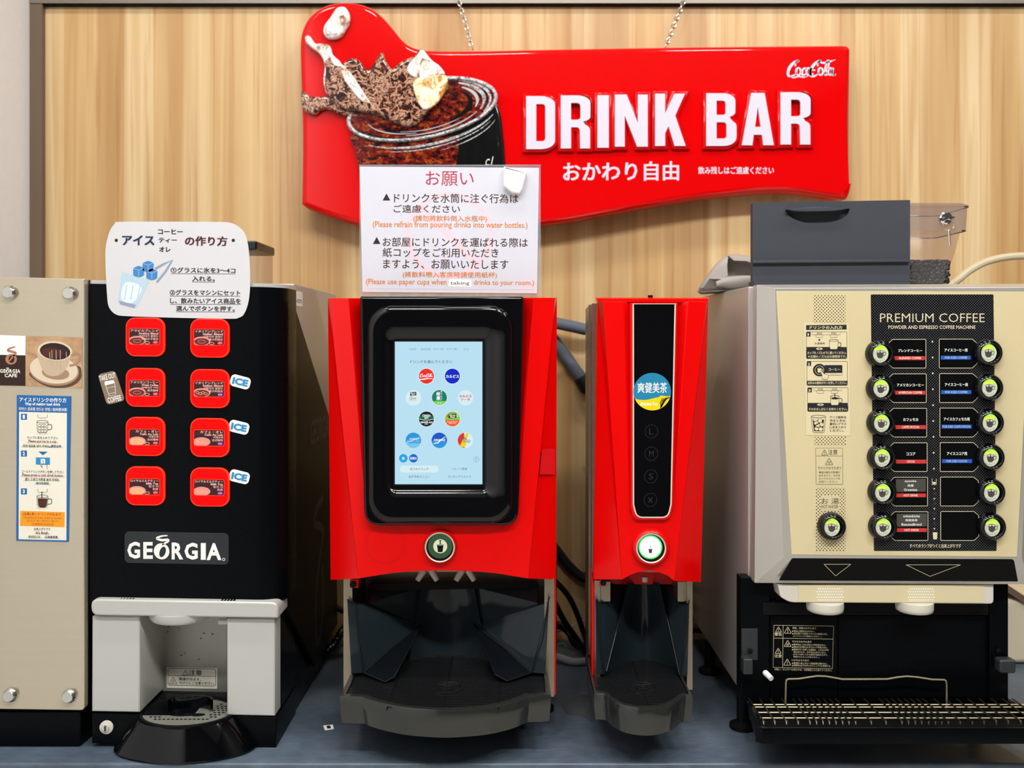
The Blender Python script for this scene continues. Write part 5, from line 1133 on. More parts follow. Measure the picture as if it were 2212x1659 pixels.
T4('1', 334, 184, 352, 216, 'champlabel', 0.03); T4('2', 338, 576, 368, 610, 'champlabel', 0.03); T4('3', 345, 926, 376, 958, 'champlabel', 0.03)
T4('カップをノズルの下に置いてください。', 332, 424, 850, 462, 'champlabel', 0.025); T4('＊左側のノズルはお湯専用です。', 340, 474, 850, 510, 'champlabel', 0.025); T4('お好みの飲料ボタンを押してください。', 340, 824, 858, 862, 'champlabel', 0.025); T4('そのまましばらくお待ちください。', 348, 1172, 860, 1210, 'champlabel', 0.025)
for ox, oy in ((0, 0), (14, 742)):
    b.stroke([z4(398 + ox, 168 + oy), z4(398 + ox, 203 + oy), z4(770 + ox, 203 + oy), z4(770 + ox, 168 + oy)], 0.6, D - .0002, 'ink')
    for nx in (490, 680):
        b.stroke([z4(nx - 48 + ox, 205 + oy), z4(nx - 44 + ox, 238 + oy), z4(nx + 42 + ox, 238 + oy), z4(nx + 48 + ox, 205 + oy)], 0.6, D - .0002, 'ink')
        for k in range(12): e = z4(nx - 26 + (k % 4) * 18 + ox, 174 + (k // 4) * 11 + oy); b.poly(ell(e[0], e[1], .9, .6, 6), D - .0002, 'ink')
    q0, q1 = z4(322 + ox, 366 + oy), z4(853 + ox, 412 + oy); b.poly([q0, (q1[0], q0[1]), q1, (q0[0], q1[1])], D - .00015, 'ink'); e = z4(492 + ox, 390 + oy); b.poly(ell(e[0], e[1], 7, 2.4, 18), D - .0002, 'champlabel'); b.poly(ell(e[0], e[1], 3, 1, 12), D - .0003, 'ink')
    e = z4(682 + ox, 338 + oy); mug(b, e[0], e[1], 19, D - .0003, 'ink', 0.7, 'champlabel')
e = z4(490, 272); b.poly([(e[0], e[1] - 2.4), (e[0] + 2.8, e[1]), (e[0], e[1] + 2.4), (e[0] - 2.8, e[1])], D - .0002, 'ink'); T4('お湯専用', 428, 304, 562, 334, 'ink')
e = z4(700, 1046); b.poly(ell(e[0] - 0.3, e[1] + .5, 8.5, 1.8, 16), D - .0006, 'coffeed'); b.stroke([z4(697, 982), z4(697, 1046)], 1.6, D - .0006, 'coffeed')
e = z4(492, 672); b.poly(ell(e[0], e[1], 14, 13.5, 28), D - .0002, 'ink'); b.stroke(ell(e[0], e[1], 9.4, 9.2, 28), 0.8, D - .0003, 'champlabel', True); mug(b, e[0], e[1] + 1, 8, D - .0004, 'champlabel', 0.8, 'champlabel')
q0, q1 = z4(560, 606), z4(796, 710); b.poly([q0, (q1[0], q0[1]), q1, (q0[0], q1[1])], D - .00015, 'ink'); q2 = z4(796, 740); b.stroke([(q1[0], q1[1]), q2, z4(600, 742)], 0.6, D - .0002, 'ink'); T4('コーヒー', 612, 645, 768, 682, 'champlabel', 0.03); T4('COFFEE', 630, 714, 724, 734, 'goldline')
b.poly([z4(508, 690), z4(520, 684), z4(560, 726), z4(606, 730), z4(612, 770), z4(586, 800), z4(530, 790), z4(528, 745)], D - .0006, 'champlabel'); b.stroke([z4(508, 690), z4(520, 684), z4(560, 726), z4(606, 730), z4(612, 770), z4(586, 800), z4(530, 790), z4(528, 745)], 0.6, D - .0007, 'ink', True)
gl = [z4(384, 1290), z4(404, 1490), z4(420, 1502), z4(540, 1502), z4(556, 1490), z4(574, 1290)]; b.stroke(gl, 0.8, D - .0003, 'ink'); e = z4(479, 1288); b.stroke(ell(e[0], e[1], 15.4, 2.8, 24), 0.8, D - .0003, 'ink', True); b.poly([z4(404, 1330), z4(552, 1330), z4(540, 1484), z4(420, 1484)], D - .0001, 'ink')
for x, y in ((440, 1330), (500, 1345), (450, 1375), (520, 1395), (470, 1410), (455, 1450), (510, 1455)): e = z4(x, y); b.poly(ell(e[0], e[1], 5, 4.6, 7), D - .0002, 'champlabel'); b.stroke(ell(e[0], e[1], 5, 4.6, 7), 0.5, D - .0003, 'ink', True)
for k, s in enumerate(('アイス飲料を', '作るときは、', '最初にグラス', 'に氷を入れて', 'ください。')): T4(s, 628, 1282 + k * 44, 628 + 37 * len(s), 1314 + k * 44, 'ink', 0.012)
b.build('instruction_label', pm, smooth=False)
b = MB(); D = DQ - .0014   # burn caution print
b.poly([(1761, 968), (1820, 968), (1821, 1046), (1763, 1046)], D, 'champagne'); b.stroke([(1762, 968), (1820, 968), (1820.5, 1046), (1763, 1046)], 0.6, D - .0002, 'ink', True); b.stroke([(1762, 985), (1820, 985)], 0.6, D - .0002, 'ink')
warn(b, 1781, 977.5, 11, D - .0002, 'ink', 0.9); b.text('注意', 1789, 971, 1809, 982, D - .0002, 'ink'); warn(b, 1791, 997, 14, D - .0002, 'ink', 0.9, 'h')
b.text('やけどのおそれあり', 1767, 1008, 1817, 1014, D - .0002, 'ink')
for k, s in enumerate(('高温の飲料や熱湯が', '出ますので、注ぎ終', 'わってからカップを', 'お取りください。')): b.text(s, 1769, 1018 + k * 6.8, 1769 + 5.1 * len(s), 1022.6 + k * 6.8, D - .0002, 'ink')
b.build('caution_print', pm, smooth=False)
# black menu panel
b = MB(); D = DQ - .0013; b.prism(roundpoly([(1881, 636), (2146, 636), (2153, 1190), (1888, 1190)], 2, 2), D, DQ, 'panelblk'); D -= .0001
b.text('PREMIUM COFFEE', 1901, 677, 2127, 696, D, 'goldline', -0.008); b.text('POWDER AND ESPRESSO COFFEE MACHINE', 1919, 703, 2107, 710.5, D, 'goldline', 0.01); b.text('すべてのランプがつくと出来上がりです', 1965, 1175, 2076, 1183.5, D, 'goldline', 0.02)
for k in range(9): e = (2014 + k * 0.42, 738 + k * 34.3); b.poly(ell(e[0], e[1], 1.9, n=12), D, 'goldline')
b.stroke([(2013.5, 1034), (2013.5, 1047), (2022.5, 1047), (2022.5, 1034)], 1, D, 'goldline'); b.poly([(2015, 1041), (2021, 1041), (2021, 1046), (2015, 1046)], D, 'goldline')
for k in range(5): b.poly([(2016, 1054.5 + k * 21.6), (2020.5, 1054.5 + k * 21.6), (2018.2, 1058 + k * 21.6)], D, 'goldline')
for k, ch in enumerate('抽出中完'): b.text(ch, 2015.5, 1063 + k * 21.6, 2021.5, 1069.5 + k * 21.6, D, 'sidelogo', 0.02)
b.poly([(2015, 1150), (2025, 1150), (2024, 1165), (2016, 1165)], D, 'goldline')
L = [('ブレンドコーヒー', 'BLENDED COFFEE'), ('アメリカンコーヒー', 'AMERICAN COFFEE'), ('カフェモカ', 'CAFFE MOCHA'), ('ココア', 'COCOA'), None, None]
R = [('アイスコーヒー用', 'FOR ICED COFFEE'), ('アイスコーヒー用', 'FOR ICED COFFEE'), ('アイスカフェモカ用', 'FOR ICED CAFFE MOCHA'), ('アイスココア用', 'FOR ICED COCOA'), None, None]
TAPE = [('ayataka', '綾鷹', 'Greentea'), ('sokenbicha', '爽健美茶', 'BeauteaBrend')]
for r in range(6):
    dy = r * 74.5; dx = r * 0.9
    fl = roundpoly([(1919 + dx, 742 + dy), (1928 + dx, 733 + dy), (2000 + dx, 733 + dy), (2000 + dx, 795 + dy), (1929 + dx, 795 + dy), (1919 + dx, 787 + dy)], [0, 2, 2, 2, 2, 0], 3)
    fr = roundpoly([(2110 + dx * .9, 741 + dy), (2100 + dx * .9, 732.5 + dy), (2029 + dx * .7, 732.5 + dy), (2029 + dx * .7, 795 + dy), (2100 + dx * .9, 795 + dy), (2110 + dx * .9, 786 + dy)], [0, 2, 2, 2, 2, 0], 3)
    for f in (fl, fr): b.poly(f, D, 'winblk'); b.stroke(f, 1.1, D - .0002, 'goldline', True)
    if L[r]:
        ja, en = L[r]; w = 6.5 * len(ja); c = 1966 + dx * .6; b.text(ja, c - w / 2, 754 + dy, c + w / 2, 760.5 + dy, D - .0003, 'white', 0.03)
        b.poly([(1932.8 + dx, 769.5 + dy), (1997.7 + dx, 769.5 + dy), (1998 + dx, 777.8 + dy), (1933 + dx, 777.8 + dy)], D - .0002, 'tagred'); w = 3.4 * len(en); b.text(en, c - w / 2, 771 + dy, c + w / 2, 776 + dy, D - .0003, 'cream', 0.01)
    else:
        t = TAPE[r - 4]; x0 = 1935 + (r - 4) * 2; y0 = 1035 + (r - 4) * 75; b.poly([(x0, y0), (x0 + 65, y0 - 1), (x0 + 65, y0 + 27), (x0, y0 + 28)], D - .0002, 'greylab')
        for k, s in enumerate(t): w = (3.0 if ord(s[0]) < 256 else 5.5) * len(s) / 2 * 1.2; b.text(s, x0 + 32 - w, y0 + 2 + k * 9, x0 + 32 + w, y0 + 7.5 + k * 9, D - .0003, 'white', 0.01)
        b.poly([(x0, y0 + 31), (x0 + 65, y0 + 31), (x0 + 65, y0 + 39), (x0, y0 + 39)], D - .0002, 'tagred'); b.text('HOT DRINK', x0 + 17, y0 + 32.6, x0 + 48, y0 + 37.4, D - .0003, 'cream', 0.01)
    if R[r]:
        ja, en = R[r]; w = 6.2 * len(ja); c = 2065 + dx * .8; b.text(ja, c - w / 2, 753 + dy, c + w / 2, 760 + dy, D - .0003, 'white', 0.03)
        b.poly([(2032.4 + dx, 768.5 + dy), (2097 + dx, 768.5 + dy), (2097 + dx, 776.6 + dy), (2032.4 + dx, 776.6 + dy)], D - .0002, 'tagblue'); w = min(60, 3.2 * len(en)); b.text(en, c - w / 2, 770.2 + dy, c + w / 2, 775 + dy, D - .0003, 'glassprint', 0.01)
b.build('menu_panel', pm, smooth=False)
# the knobs
k0 = None
KN = [(1899 + r * 1.2, 764 + r * 74.4) for r in range(6)] + [(2131 + r * 1.5, 762 + r * 74.9) for r in range(6)] + [(1795, 1136)]
for x, y in KN:
    if k0 is None:
        c = P(x, y, DQ - .001); k = DQ / F
        b = MB(); b.lathe(c, [(30.5 * k, 0), (30.5 * k, -0.003), (28.5 * k, -0.009), (25 * k, -0.0125), (21.5 * k, -0.0135), (20 * k, -0.0125), (19.6 * k, -0.0105), (0, -0.0105)], 'gblack', 'y', 40); k0 = b.build('button', pm, angle=50); kx, ky = x, y
        b = MB(); d = DQ - .0118; x += .6
        b.poly(ell(x, y, 19.4, n=40), d, 'knobgreen'); b.poly(ell(x + 1, y + 1.4, 18, n=40), d - .0001, 'knobface')
        b.poly(spline([(x - 11, y - 10), (x - 4, y - 14), (x + 5, y - 14), (x + 11, y - 11), (x + 10, y - 7), (x + 3, y - 9), (x - 4, y - 9), (x - 10, y - 6)], 4, True), d - .0002, 'knobgreen'); b.poly(spline([(x - 8, y - 10.5), (x, y - 12), (x + 9, y - 11), (x + 7, y - 8.5), (x, y - 9.5), (x - 7, y - 8.5)], 4, True), d - .0003, 'knobyel')
        b.poly([(x - 6, y - 4), (x + 9.5, y - 4), (x + 8.5, y + 6), (x + 5, y + 10), (x - 1.5, y + 10), (x - 5, y + 6)], d - .0002, 'greylab'); b.poly(ell(x + 1.7, y - 4, 7.6, 2.6, 20), d - .0003, 'knobface'); b.stroke(ell(x + 1.7, y - 4, 7.6, 2.6, 20), 0.8, d - .0004, 'greylab', True)
        b.stroke(spline([(x + 9, y - 2.5), (x + 13.5, y - 3), (x + 13, y + 3), (x + 8.6, y + 4.5)], 4), 1.3, d - .0003, 'greylab'); b.stroke([(x + 1.7, y - 8.5), (x + 1.7, y - 4)], 1, d - .0005, 'ink'); b.poly(ell(x + 1.7, y - 2.8, 1.5, 1.8, 10), d - .0005, 'ink')
        for q in range(6): a = math.radians(130 - q * 16); b.poly(ell(x + 1 + 15 * math.cos(a), y + 1 + 14 * math.sin(a), .9, n=6), d - .0002, 'greylab')
        lab(b.build('button_face', k0, smooth=False), 'lime lit button face with a cup sign')
    else: copy_part(k0, pm, (x - kx) * (DQ - .001) / F, -(y - ky) * (DQ - .001) / F)
# lower bay
b = MB(); b.pbox(1600, 1248, 1662, 1515, 1.472, 1.50, 'black'); b.build('bay_post', pm, 0.001)
b = MB(); b.pbox(2138, 1225, 2178, 1515, 1.472, 1.50, 'black'); b.build('bay_post', pm, 0.001)
b = MB(); b.pbox(1660, 1255, 2140, 1515, 1.4835, 1.488, 'black'); b.build('bay_back', pm)
MB().pbox(1664, 1330, 1809, 1506, 1.480, 1.484, 'black').build('bay_door', pm, 0.0006)
MB().pbox(1812, 1330, 2136, 1506, 1.480, 1.484, 'black').build('bay_door', pm, 0.0006)
b = MB(); b.pbox(1648, 1303, 2136, 1329, 1.470, 1.486, 'mblack'); b.build('bay_rail', pm, 0.001)
b = MB(); b.pbox(1602, 1358, 1637, 1426, 1.4705, 1.473, 'dkgrey'); b.build('post_cover', pm, 0.0005)
for x in (1620, 2156):
    b = MB(); b.lathe(P(x, 1406, 1.4702), [(0.004, 0), (0.004, -.002), (0, -.003)], 'mblack', 'y', 14); b.build('screw', pm)
b = MB(); b.pbox(1606, 1424, 1627, 1458, 1.452, 1.472, 'dkgrey'); b.build('latch', pm, 0.002)
b = MB(); b.pbox(2160, 1426, 2196, 1456, 1.452, 1.472, 'dkgrey'); b.build('latch', pm, 0.004)
b = MB(); a = P(1648, 1448, 1.479); b.tube([a, a + Vector((0.008, -0.02, -0.006))], [0.005, 0.0042], 'white', 14); lab(b.build('stopper_pin', pm), 'white pin')
b = MB(); nc = roundpoly([(1680, 1263), (2147, 1263), (2147, 1305), (1706, 1302), (1686, 1290)], [0, 0, 9, 12, 4], 5); b.prism(nc, 1.450, 1.483, 'offw', 0.002)
b.poly([(1725, 1264), (2126, 1264), (2126, 1302), (1725, 1300)], 1.4495, 'champlabel')
for cx in (1793, 1990):
    for r in range(5):
        for k in range(-6, 7):
            x = cx + k * 5 + (2.5 if r % 2 else 0); y = 1272 + r * 6
            if abs(x - cx) < 30: b.poly(ell(x, y, 1.7, n=8), 1.4493, 'white')
lab(b.build('nozzle_cover', pm, smooth=False), 'cream nozzle cover')
n0 = None
for x in (1782, 1975):
    if n0 is None:
        c = P(x, 1303, 1.462); b = MB(); b.lathe(c, [(0.0285, 0.004), (0.0285, -0.006), (0.0275, -0.0105), (0.025, -0.012), (0, -0.012)], 'offw', 'z', 36); n0 = lab(b.build('nozzle', pm, angle=50), 'cream round nozzle'); nx = x
    else: copy_part(n0, pm, (x - nx) * 1.462 / F, 0)
# warning print on the bay door
b = MB(); D = 1.4795; w8 = lambda x, y: (1660 + x / 11.06, 1330 + y / 11.06)
def T8(s, x0, y0, x1, y1, bold=0.006): a, c = w8(x0, y0), w8(x1, y1); b.text(s, a[0], a[1], c[0], c[1], D, 'goldline', bold, 0.02)
for l in ([(130, 228), (1555, 250), (1530, 1265), (110, 1235), (130, 228)], [(130, 535), (1550, 560)], [(350, 232), (338, 1240)]): b.stroke([w8(*p) for p in l], 0.8, D, 'goldline')
for x, y, s, kd in ((240, 330, 11, '!'), (462, 345, 13, 'z'), (232, 840, 11, '!'), (458, 665, 13, 'h'), (448, 1110, 13, '!')): c = w8(x, y); warn(b, c[0], c[1], s, D, 'goldline', 1.0, kd)
T8('警告', 145, 405, 322, 485, 0.02); T8('注意', 140, 920, 318, 1000, 0.02)
for s, x0, y0, x1, bl in (('漏電、感電のおそれあり', 570, 275, 1135, 0), ('製品に直接水をかけない。', 605, 348, 1110, 1), ('扉を開けて作業をするときは電源を切る。', 605, 410, 1420, 1), ('(メンテナンスや清掃のときなど。)', 590, 472, 1270, 0), ('やけどのおそれあり', 565, 598, 1025, 0), ('動作中はノズルの近くに手を出さない。', 600, 672, 1370, 1), ('飲料が注ぎ終わるまでカップを取らない。', 600, 732, 1410, 1), ('販売ボタンを押した直後は、ノズルに手や', 600, 792, 1440, 1), ('指を当てたり、のぞき込んだりしない。', 600, 852, 1370, 0), ('(ボタンを押してから飲料が出始めるまで、', 590, 912, 1412, 0), ('時間がかかることがあります。)', 598, 968, 1215, 0), ('けがのおそれあり', 555, 1042, 965, 0), ('電源投入後しばらくは抽出部に触れない。', 598, 1116, 1405, 1), ('清掃時は必ずお手入れマニュアルを参照する。', 598, 1172, 1490, 1)):
    T8(s, x0, y0, x1, y0 + 46)
    if bl: c = w8(x0 - 25, y0 + 22); b.poly(ell(c[0], c[1], 1.4, n=10), D, 'goldline')
T8('お願い：カスバケツの豆カスは、15杯販売ごとに捨ててください。', 145, 1268, 1515, 1318)
b.build('warning_print', pm, smooth=False)
# wire guard, cup grille and tray
b = MB(); g7 = lambda x, y: (1540 + x / 3.2917, 1160 + y / 3.2917)
pts = [(515, 1200), (519, 1040), (522, 1018), (535, 1010), (610, 1008), (680, 997), (740, 988), (800, 990), (860, 1000), (920, 1011), (1080, 1011), (1240, 1010), (1310, 997), (1380, 990), (1460, 997), (1560, 1013), (1645, 1015), (1657, 1022), (1661, 1045), (1663, 1210)]
ps = [P(*g7(*p), 1.462) for p in pts]; b.tube(ps, 0.0014, 'wire', 8); b.build('wire_guard', pm)
ZG = 0.078
b = MB()
for x in (360, 440, 523, 606, 690, 737, 783, 828, 875, 922, 967, 1014, 1125, 1230, 1343, 1390, 1438, 1483, 1533, 1580, 1625, 1672, 1757, 1842, 1926, 2012, 2097, 2187, 2270, 2350):
    p = PZ(1540 + x / 3.2917, 1160 + 1308 / 3.2917, ZG); b.tube([(p.x, 1.468, ZG), (p.x, p.y + .003, ZG)], 0.0011, 'rod', 6); b.tube([(p.x, p.y + .003, ZG), (p.x, p.y, ZG - .001), (p.x, p.y - .0015, ZG - .005)], [.0012, .0019, .0012], 'chrome', 8)  # same wire throughout: rod body in the dimmed tone, tip in bright chrome
xa, xb = PZ(1627, 1522, ZG).x, 0.83
for y in (1522, 1527.5, 1539, 1551):
    p = PZ(1700, y, ZG - .002); b.tube([(xa + (1.46 - p.y) * -0.03, p.y, ZG - .002), (xb, p.y, ZG - .002)], 0.0010, 'wire', 6)
b.build('cup_grille', pm)
b = MB(); fz = ZG - .004; zb_ = 0.055
def tl(s, z): return [Vector((XA - .018 + s, 1.372 + s, z)), Vector((XA - .010 + s, 1.364 + s, z)), Vector((XB + .014 - s, 1.364 + s, z)), Vector((XB + .02 - s, 1.372 + s, z)), Vector((XB - s, 1.484, z)), Vector((XA + s, 1.484, z))]
b.loft([tl(.006, 0.056), tl(.006, fz), tl(0, fz + .001), tl(-.001, fz - .002), tl(0, 0.052)], 'black'); b.tri([tl(.006, 0.058)], 'mblack'); b.tri([tl(0, 0.052)], 'mblack')
b.build('drip_tray', pm, angle=30)
for x, y in ((XA + .006, 1.545), (XB - .02, 1.545), (XA + .006, 1.80), (XB - .02, 1.80)):
    b = MB(); b.lathe((x, y, 0), [(0.022, 0), (0.022, 0.006), (0.010, 0.012), (0.010, 0.063)], 'mblack', 'z', 24); b.build('foot', pm)

# ------------------------------------------------------------------ things on top of it
bx = thing('cover_panel', 'charcoal grey panel with a hand slot standing on top of the champagne coffee machine', 'panel', (0.53, 1.54, ZT))
D = 1.495; b = MB(); ol = [(1626, 438), (1966, 432), (1966, 616), (1626, 618)]
zz = ZT + .0008
front = [Vector((v.x, v.y, max(v.z, zz))) for v in [P(x, y, D) for x, y in ol]]
hole = [P(x, y, D) for x, y in [(1697, 453)] + arc(1766, 452, 69, 31, 175, 5, 14) + [(1836, 451)]]
b.tri([front, hole], 'boxgrey'); b.loft([hole, [v + Vector((0, .009, 0)) for v in hole]], 'boxgrey'); b.tri([[v + Vector((0, .009, 0)) for v in hole]], 'boxgrey')
b.loft([front, [v + Vector((0, .014, 0)) for v in front]], 'boxgrey', False, True); b.build('board', bx, smooth=False)
b = MB(); b.prism([(1626, 563), (1966, 560), (1966, 566), (1626, 569)], D - .006, D, 'boxgrey', 0.001); b.build('ridge', bx)
b = MB(); fl = [(1700, 452), (1766, 446), (1834, 450), (1822, 453), (1800, 456), (1740, 457), (1715, 456)]; b.prism(fl, D - .010, D, 'boxgrey', 0.001); b.build('slot_flap', bx)
b = MB(); b.pbox(1628, 608, 1966, 615, D - .002, D + .03, 'boxgrey'); b.build('rim', bx)
hp = thing('bean_hopper', 'clear bean hopper with coffee beans to the right of the charcoal panel', 'hopper', (0.655, 1.62, ZT))
def hl(x0, x1, y, d, dep, r=0.012):
    a, c = P(x0, y, d), P(x1, y, d); cx, hw = (a.x + c.x) / 2, (c.x - a.x) / 2; o_ = []
    for qx, qy, s in ((1, -1, -90), (1, 1, 0), (-1, 1, 90), (-1, -1, 180)):
        for k in range(5): t = math.radians(s + k * 22.5); o_.append(Vector((cx + qx * (hw - r) + r * math.cos(t), d + dep + qy * (dep - r) + r * math.sin(t), a.z)))
    return o_
DH = 1.60
b = MB(); b.loft([hl(1958, 2049, 612.5, DH, .045), hl(1954, 2062, 560, DH, .048), hl(1950, 2068, 545, DH, .050), hl(1946, 2080, 498, DH, .055)], 'hopper'); b.build('container', hp, angle=40)
b = MB(); b.loft([hl(1940, 2092, 498, DH - .006, .062), hl(1938, 2095, 446, DH - .006, .063), hl(1936, 2098, 446, DH - .007, .064), hl(1936, 2098, 442, DH - .007, .064), hl(1950, 2084, 438.5, DH, .056)], 'hopper2', False, True)
b.tube(hl(1936, 2098, 446, DH - .0075, .064) , 0.0009, 'smoke2', 6); b.tube(hl(1940, 2092, 498, DH - .0065, .062), 0.0009, 'smoke2', 6); b.build('lid', hp, angle=40)
b = MB(); lk = P(2041, 472, DH - .0065); b.lathe(lk, [(0.011, 0), (0.011, -.004), (0.0085, -.006), (0, -.006)], 'chrome', 'y', 20); b.build('lock', hp)
b = MB(); kx_, kz_ = lk.x, lk.z; cc = Vector((kx_ + .002, DH - .016, kz_ - .012)); b.tube([cc + Vector((.0095 * math.cos(a), 0, .0095 * math.sin(a))) for a in [2 * PI * k / 24 for k in range(25)]], 0.0006, 'chrome', 6); b.tube([cc + Vector((0, 0, -.0095)), cc + Vector((.002, 0, -.036))], 0.0018, 'chrome', 6); b.box(kx_ - .005, kx_ + .012, DH - .017, DH - .012, kz_ - .001, kz_ + .002, 'chrome'); lab(b.build('key', hp), 'key and key ring')
b = MB(); rnd = random.Random(3); b.loft([[v * 1 for v in hl(1960, 2046, 612, DH + .002, .043)], hl(1957, 2053, 567, DH + .002, .045)], 'beans', False, True)
for k in range(150):
    x, y = rnd.uniform(1962, 2050), 566 + rnd.uniform(-2, 3); c = P(x, y, DH + rnd.uniform(.006, .08)); r = 0.0042
    t = rnd.uniform(0, PI); ax_ = Vector((math.cos(t), math.sin(t), rnd.uniform(-.4, .4)))
    b.tube([c - ax_ * r, c - ax_ * r * .6, c, c + ax_ * r * .6, c + ax_ * r], [0.001, .0028, .0033, .0028, .001], 'beans', 6)
for k in range(170):
    y = rnd.uniform(570, 611); x = rnd.uniform(1962, 2053 - (y - 567) * .15); c = P(x, y, DH + .0025); t = rnd.uniform(0, PI); ax_ = Vector((math.cos(t), 0, math.sin(t))) * .0042
    b.tube([c - ax_, c - ax_ * .6, c, c + ax_ * .6, c + ax_], [0.0008, .0022, .0026, .0022, .0008], 'beans', 6)
o = b.build('beans', hp); o['kind'] = 'stuff'; lab(o, 'dark roasted coffee beans')
bg = thing('vinyl_bag', 'crumpled grey vinyl bag behind the charcoal panel, overhanging the left edge', 'bag', (0.45, 1.75, ZT))
g9 = lambda x, y: (1490 + x / 9.757, 530 + y / 9.757)
b = MB()
def loopb(sc, dd, dz=0): return [P(*g9(1000 + (x - 1000) * sc, 700 + (y - 700) * sc + dz), d + dd) for x, y, d in BL]
BL = [(160, 980, 1.70), (190, 900, 1.69), (330, 680, 1.68), (520, 430, 1.68), (660, 290, 1.68), (800, 195, 1.68), (1000, 190, 1.69), (1310, 225, 1.70), (1500, 300, 1.70), (1600, 620, 1.70), (1560, 880, 1.70), (1280, 890, 1.68), (1000, 950, 1.67), (700, 1010, 1.67), (420, 1080, 1.67), (230, 1090, 1.68)]
b.loft([loopb(1.0, .10), loopb(1.0, .02), loopb(.97, -.005), loopb(.88, -.012, 20)], 'bag', True)
BL2 = [(420, 860), (560, 700), (560, 560), (640, 440), (760, 320), (800, 210), (1000, 230), (1250, 250), (1450, 330), (1500, 600), (1480, 840), (1250, 850), (1000, 880), (800, 920), (650, 960), (500, 960)]
hol = [P(*g9(x, y), 1.664) for x, y in [(690, 715), (800, 640), (790, 420), (810, 215), (930, 320), (1200, 330), (1330, 380), (1420, 520), (1440, 680), (1300, 685), (1000, 690), (830, 700)]]
inn = [v + Vector((0, .06, 0)) for v in hol]
ring0 = loopb(.88, -.012, 20)
b.tri([ring0, hol], 'bag'); b.loft([hol, [v + Vector((0, .03, 0)) for v in hol]], 'bag'); b.tri([[v + Vector((0, .03, 0)) for v in hol]], 'bag')
b.v = [(x, y, max(z, ZT + .001)) for x, y, z in b.v]
o = b.build('bag_body', bg, angle=70); m_ = o.modifiers.new('bevel', 'BEVEL'); m_.width = .006; m_.segments = 3; m_.limit_method = 'ANGLE'; m_.angle_limit = math.radians(40)
b = MB(); b.tube([P(*g9(560, 830), 1.655), P(*g9(800, 790), 1.652), P(*g9(1100, 770), 1.65), P(*g9(1400, 770), 1.65), P(*g9(1500, 780), 1.65)], [.006, .011, .0115, .0115, .008], 'bag', 14); b.build('bag_fold', bg)
def thread(name, pts, r, m, label, cat, group=None, n=10):
    mb = MB(); mb.tube(spline([tuple(P(*p)) if not isinstance(p, Vector) else tuple(p) for p in pts], 8), r, m, n); return tag(mb.build(name, None), label, cat, group)
V = Vector
thread('hose', [V((P(2040, 640, 1.85).x, 1.87, ZT + .008)), (2068, 606, 1.86), (2090, 588, 1.86), (2125, 568, 1.86), (2165, 557, 1.86), (2215, 553, 1.86), (2290, 556, 1.86), (2400, 580, 1.86), (2420, 800, 1.88)], .0074, 'beigehose', 'beige hose arching behind the champagne coffee machine at the right', 'hose')
# ------------------------------------------------------------------ pipes and cables behind the red machines
thread('pipe', [(1150, 690, 1.95), (1195, 697, 1.95), (1240, 706, 1.95), (1270, 712, 1.95), (1296, 706, 1.955), (1330, 702, 1.96)], .0125, 'foam', 'upper grey foam wrapped pipe between the two red dispensers', 'pipe', n=14)
mb = MB(); mb.tube([tuple(P(*p)) for p in ((1170, 704, 1.985), (1197, 736, 1.985), (1222, 770, 1.985), (1243, 800, 1.985), (1258, 820, 1.985))], .0135, 'foam', 14); pp = bpy.data.objects.new('pipe', None); COL.objects.link(pp); pp.location = P(1220, 770, 1.95); tag(pp, 'lower grey foam wrapped pipe slanting down to a black taped end', 'pipe'); mb.build('sleeve', pp)
mb = MB(); mb.tube([tuple(P(*p)) for p in ((1254, 814, 1.981), (1268, 836, 1.981), (1285, 850, 1.981), (1300, 832, 1.981))], [.016, .018, .017, .012], 'tapeblk', 12); lab(mb.build('taped_end', pp), 'black taped end')
thread('cable', [(1150, 1120, 1.9885), (1203, 1190, 1.9885), (1230, 1224, 1.9885), (1258, 1247, 1.9885), (1275, 1240, 1.9885), (1310, 1215, 1.9885)], .0105, 'tapeblk', 'thick black wrapped cable between the red dispensers, highest of the cables there', 'cable', 'cables between the red dispensers')
thread('cable', [(1180, 1240, 1.86), (1202, 1258, 1.86), (1228, 1288, 1.86), (1246, 1325, 1.86), (1260, 1365, 1.865), (1268, 1390, 1.87), V((0.15, 1.875, .008))], .0058, 'cable', 'glossy black cable curving down between the red dispensers', 'cable', 'cables between the red dispensers')
thread('cable', [(1180, 1270, 1.885), (1200, 1305, 1.885), (1218, 1340, 1.885), (1240, 1372, 1.89), V((0.15, 1.895, .007))], .0062, 'cable', 'black cable dropping left of the glossy one between the red dispensers', 'cable', 'cables between the red dispensers')
thread('cable', [V((0.03, 1.96, .04)), (1205, 1350, 1.94), (1230, 1366, 1.925), V((0.14, 1.92, .012)), V((0.22, 1.92, .012))], .009, 'cable', 'low thick black cable on the counter between the red dispensers', 'cable', 'cables between the red dispensers')
thread('wire', [V((0.05, 1.86, .01)), (1215, 1390, 1.855), V((0.12, 1.85, .004)), V((0.2, 1.855, .006))], .0016, 'greenwire', 'thin green wire on the counter between the red dispensers', 'wire')
thread('wire', [V((0.06, 1.96, .045)), V((0.10, 1.94, .035)), V((0.15, 1.95, .055)), V((0.2, 1.96, .05))], .0016, 'whitewire', 'thin pale wire near the wall between the red dispensers', 'wire')
thread('hose', [V((0.0, 1.86, .03)), V((0.085, 1.845, .016)), V((0.12, 1.835, .009)), V((0.16, 1.838, .009)), V((0.21, 1.838, .009))], .0075, 'hosegrey', 'grey hose lying on the counter between the red dispensers', 'hose')
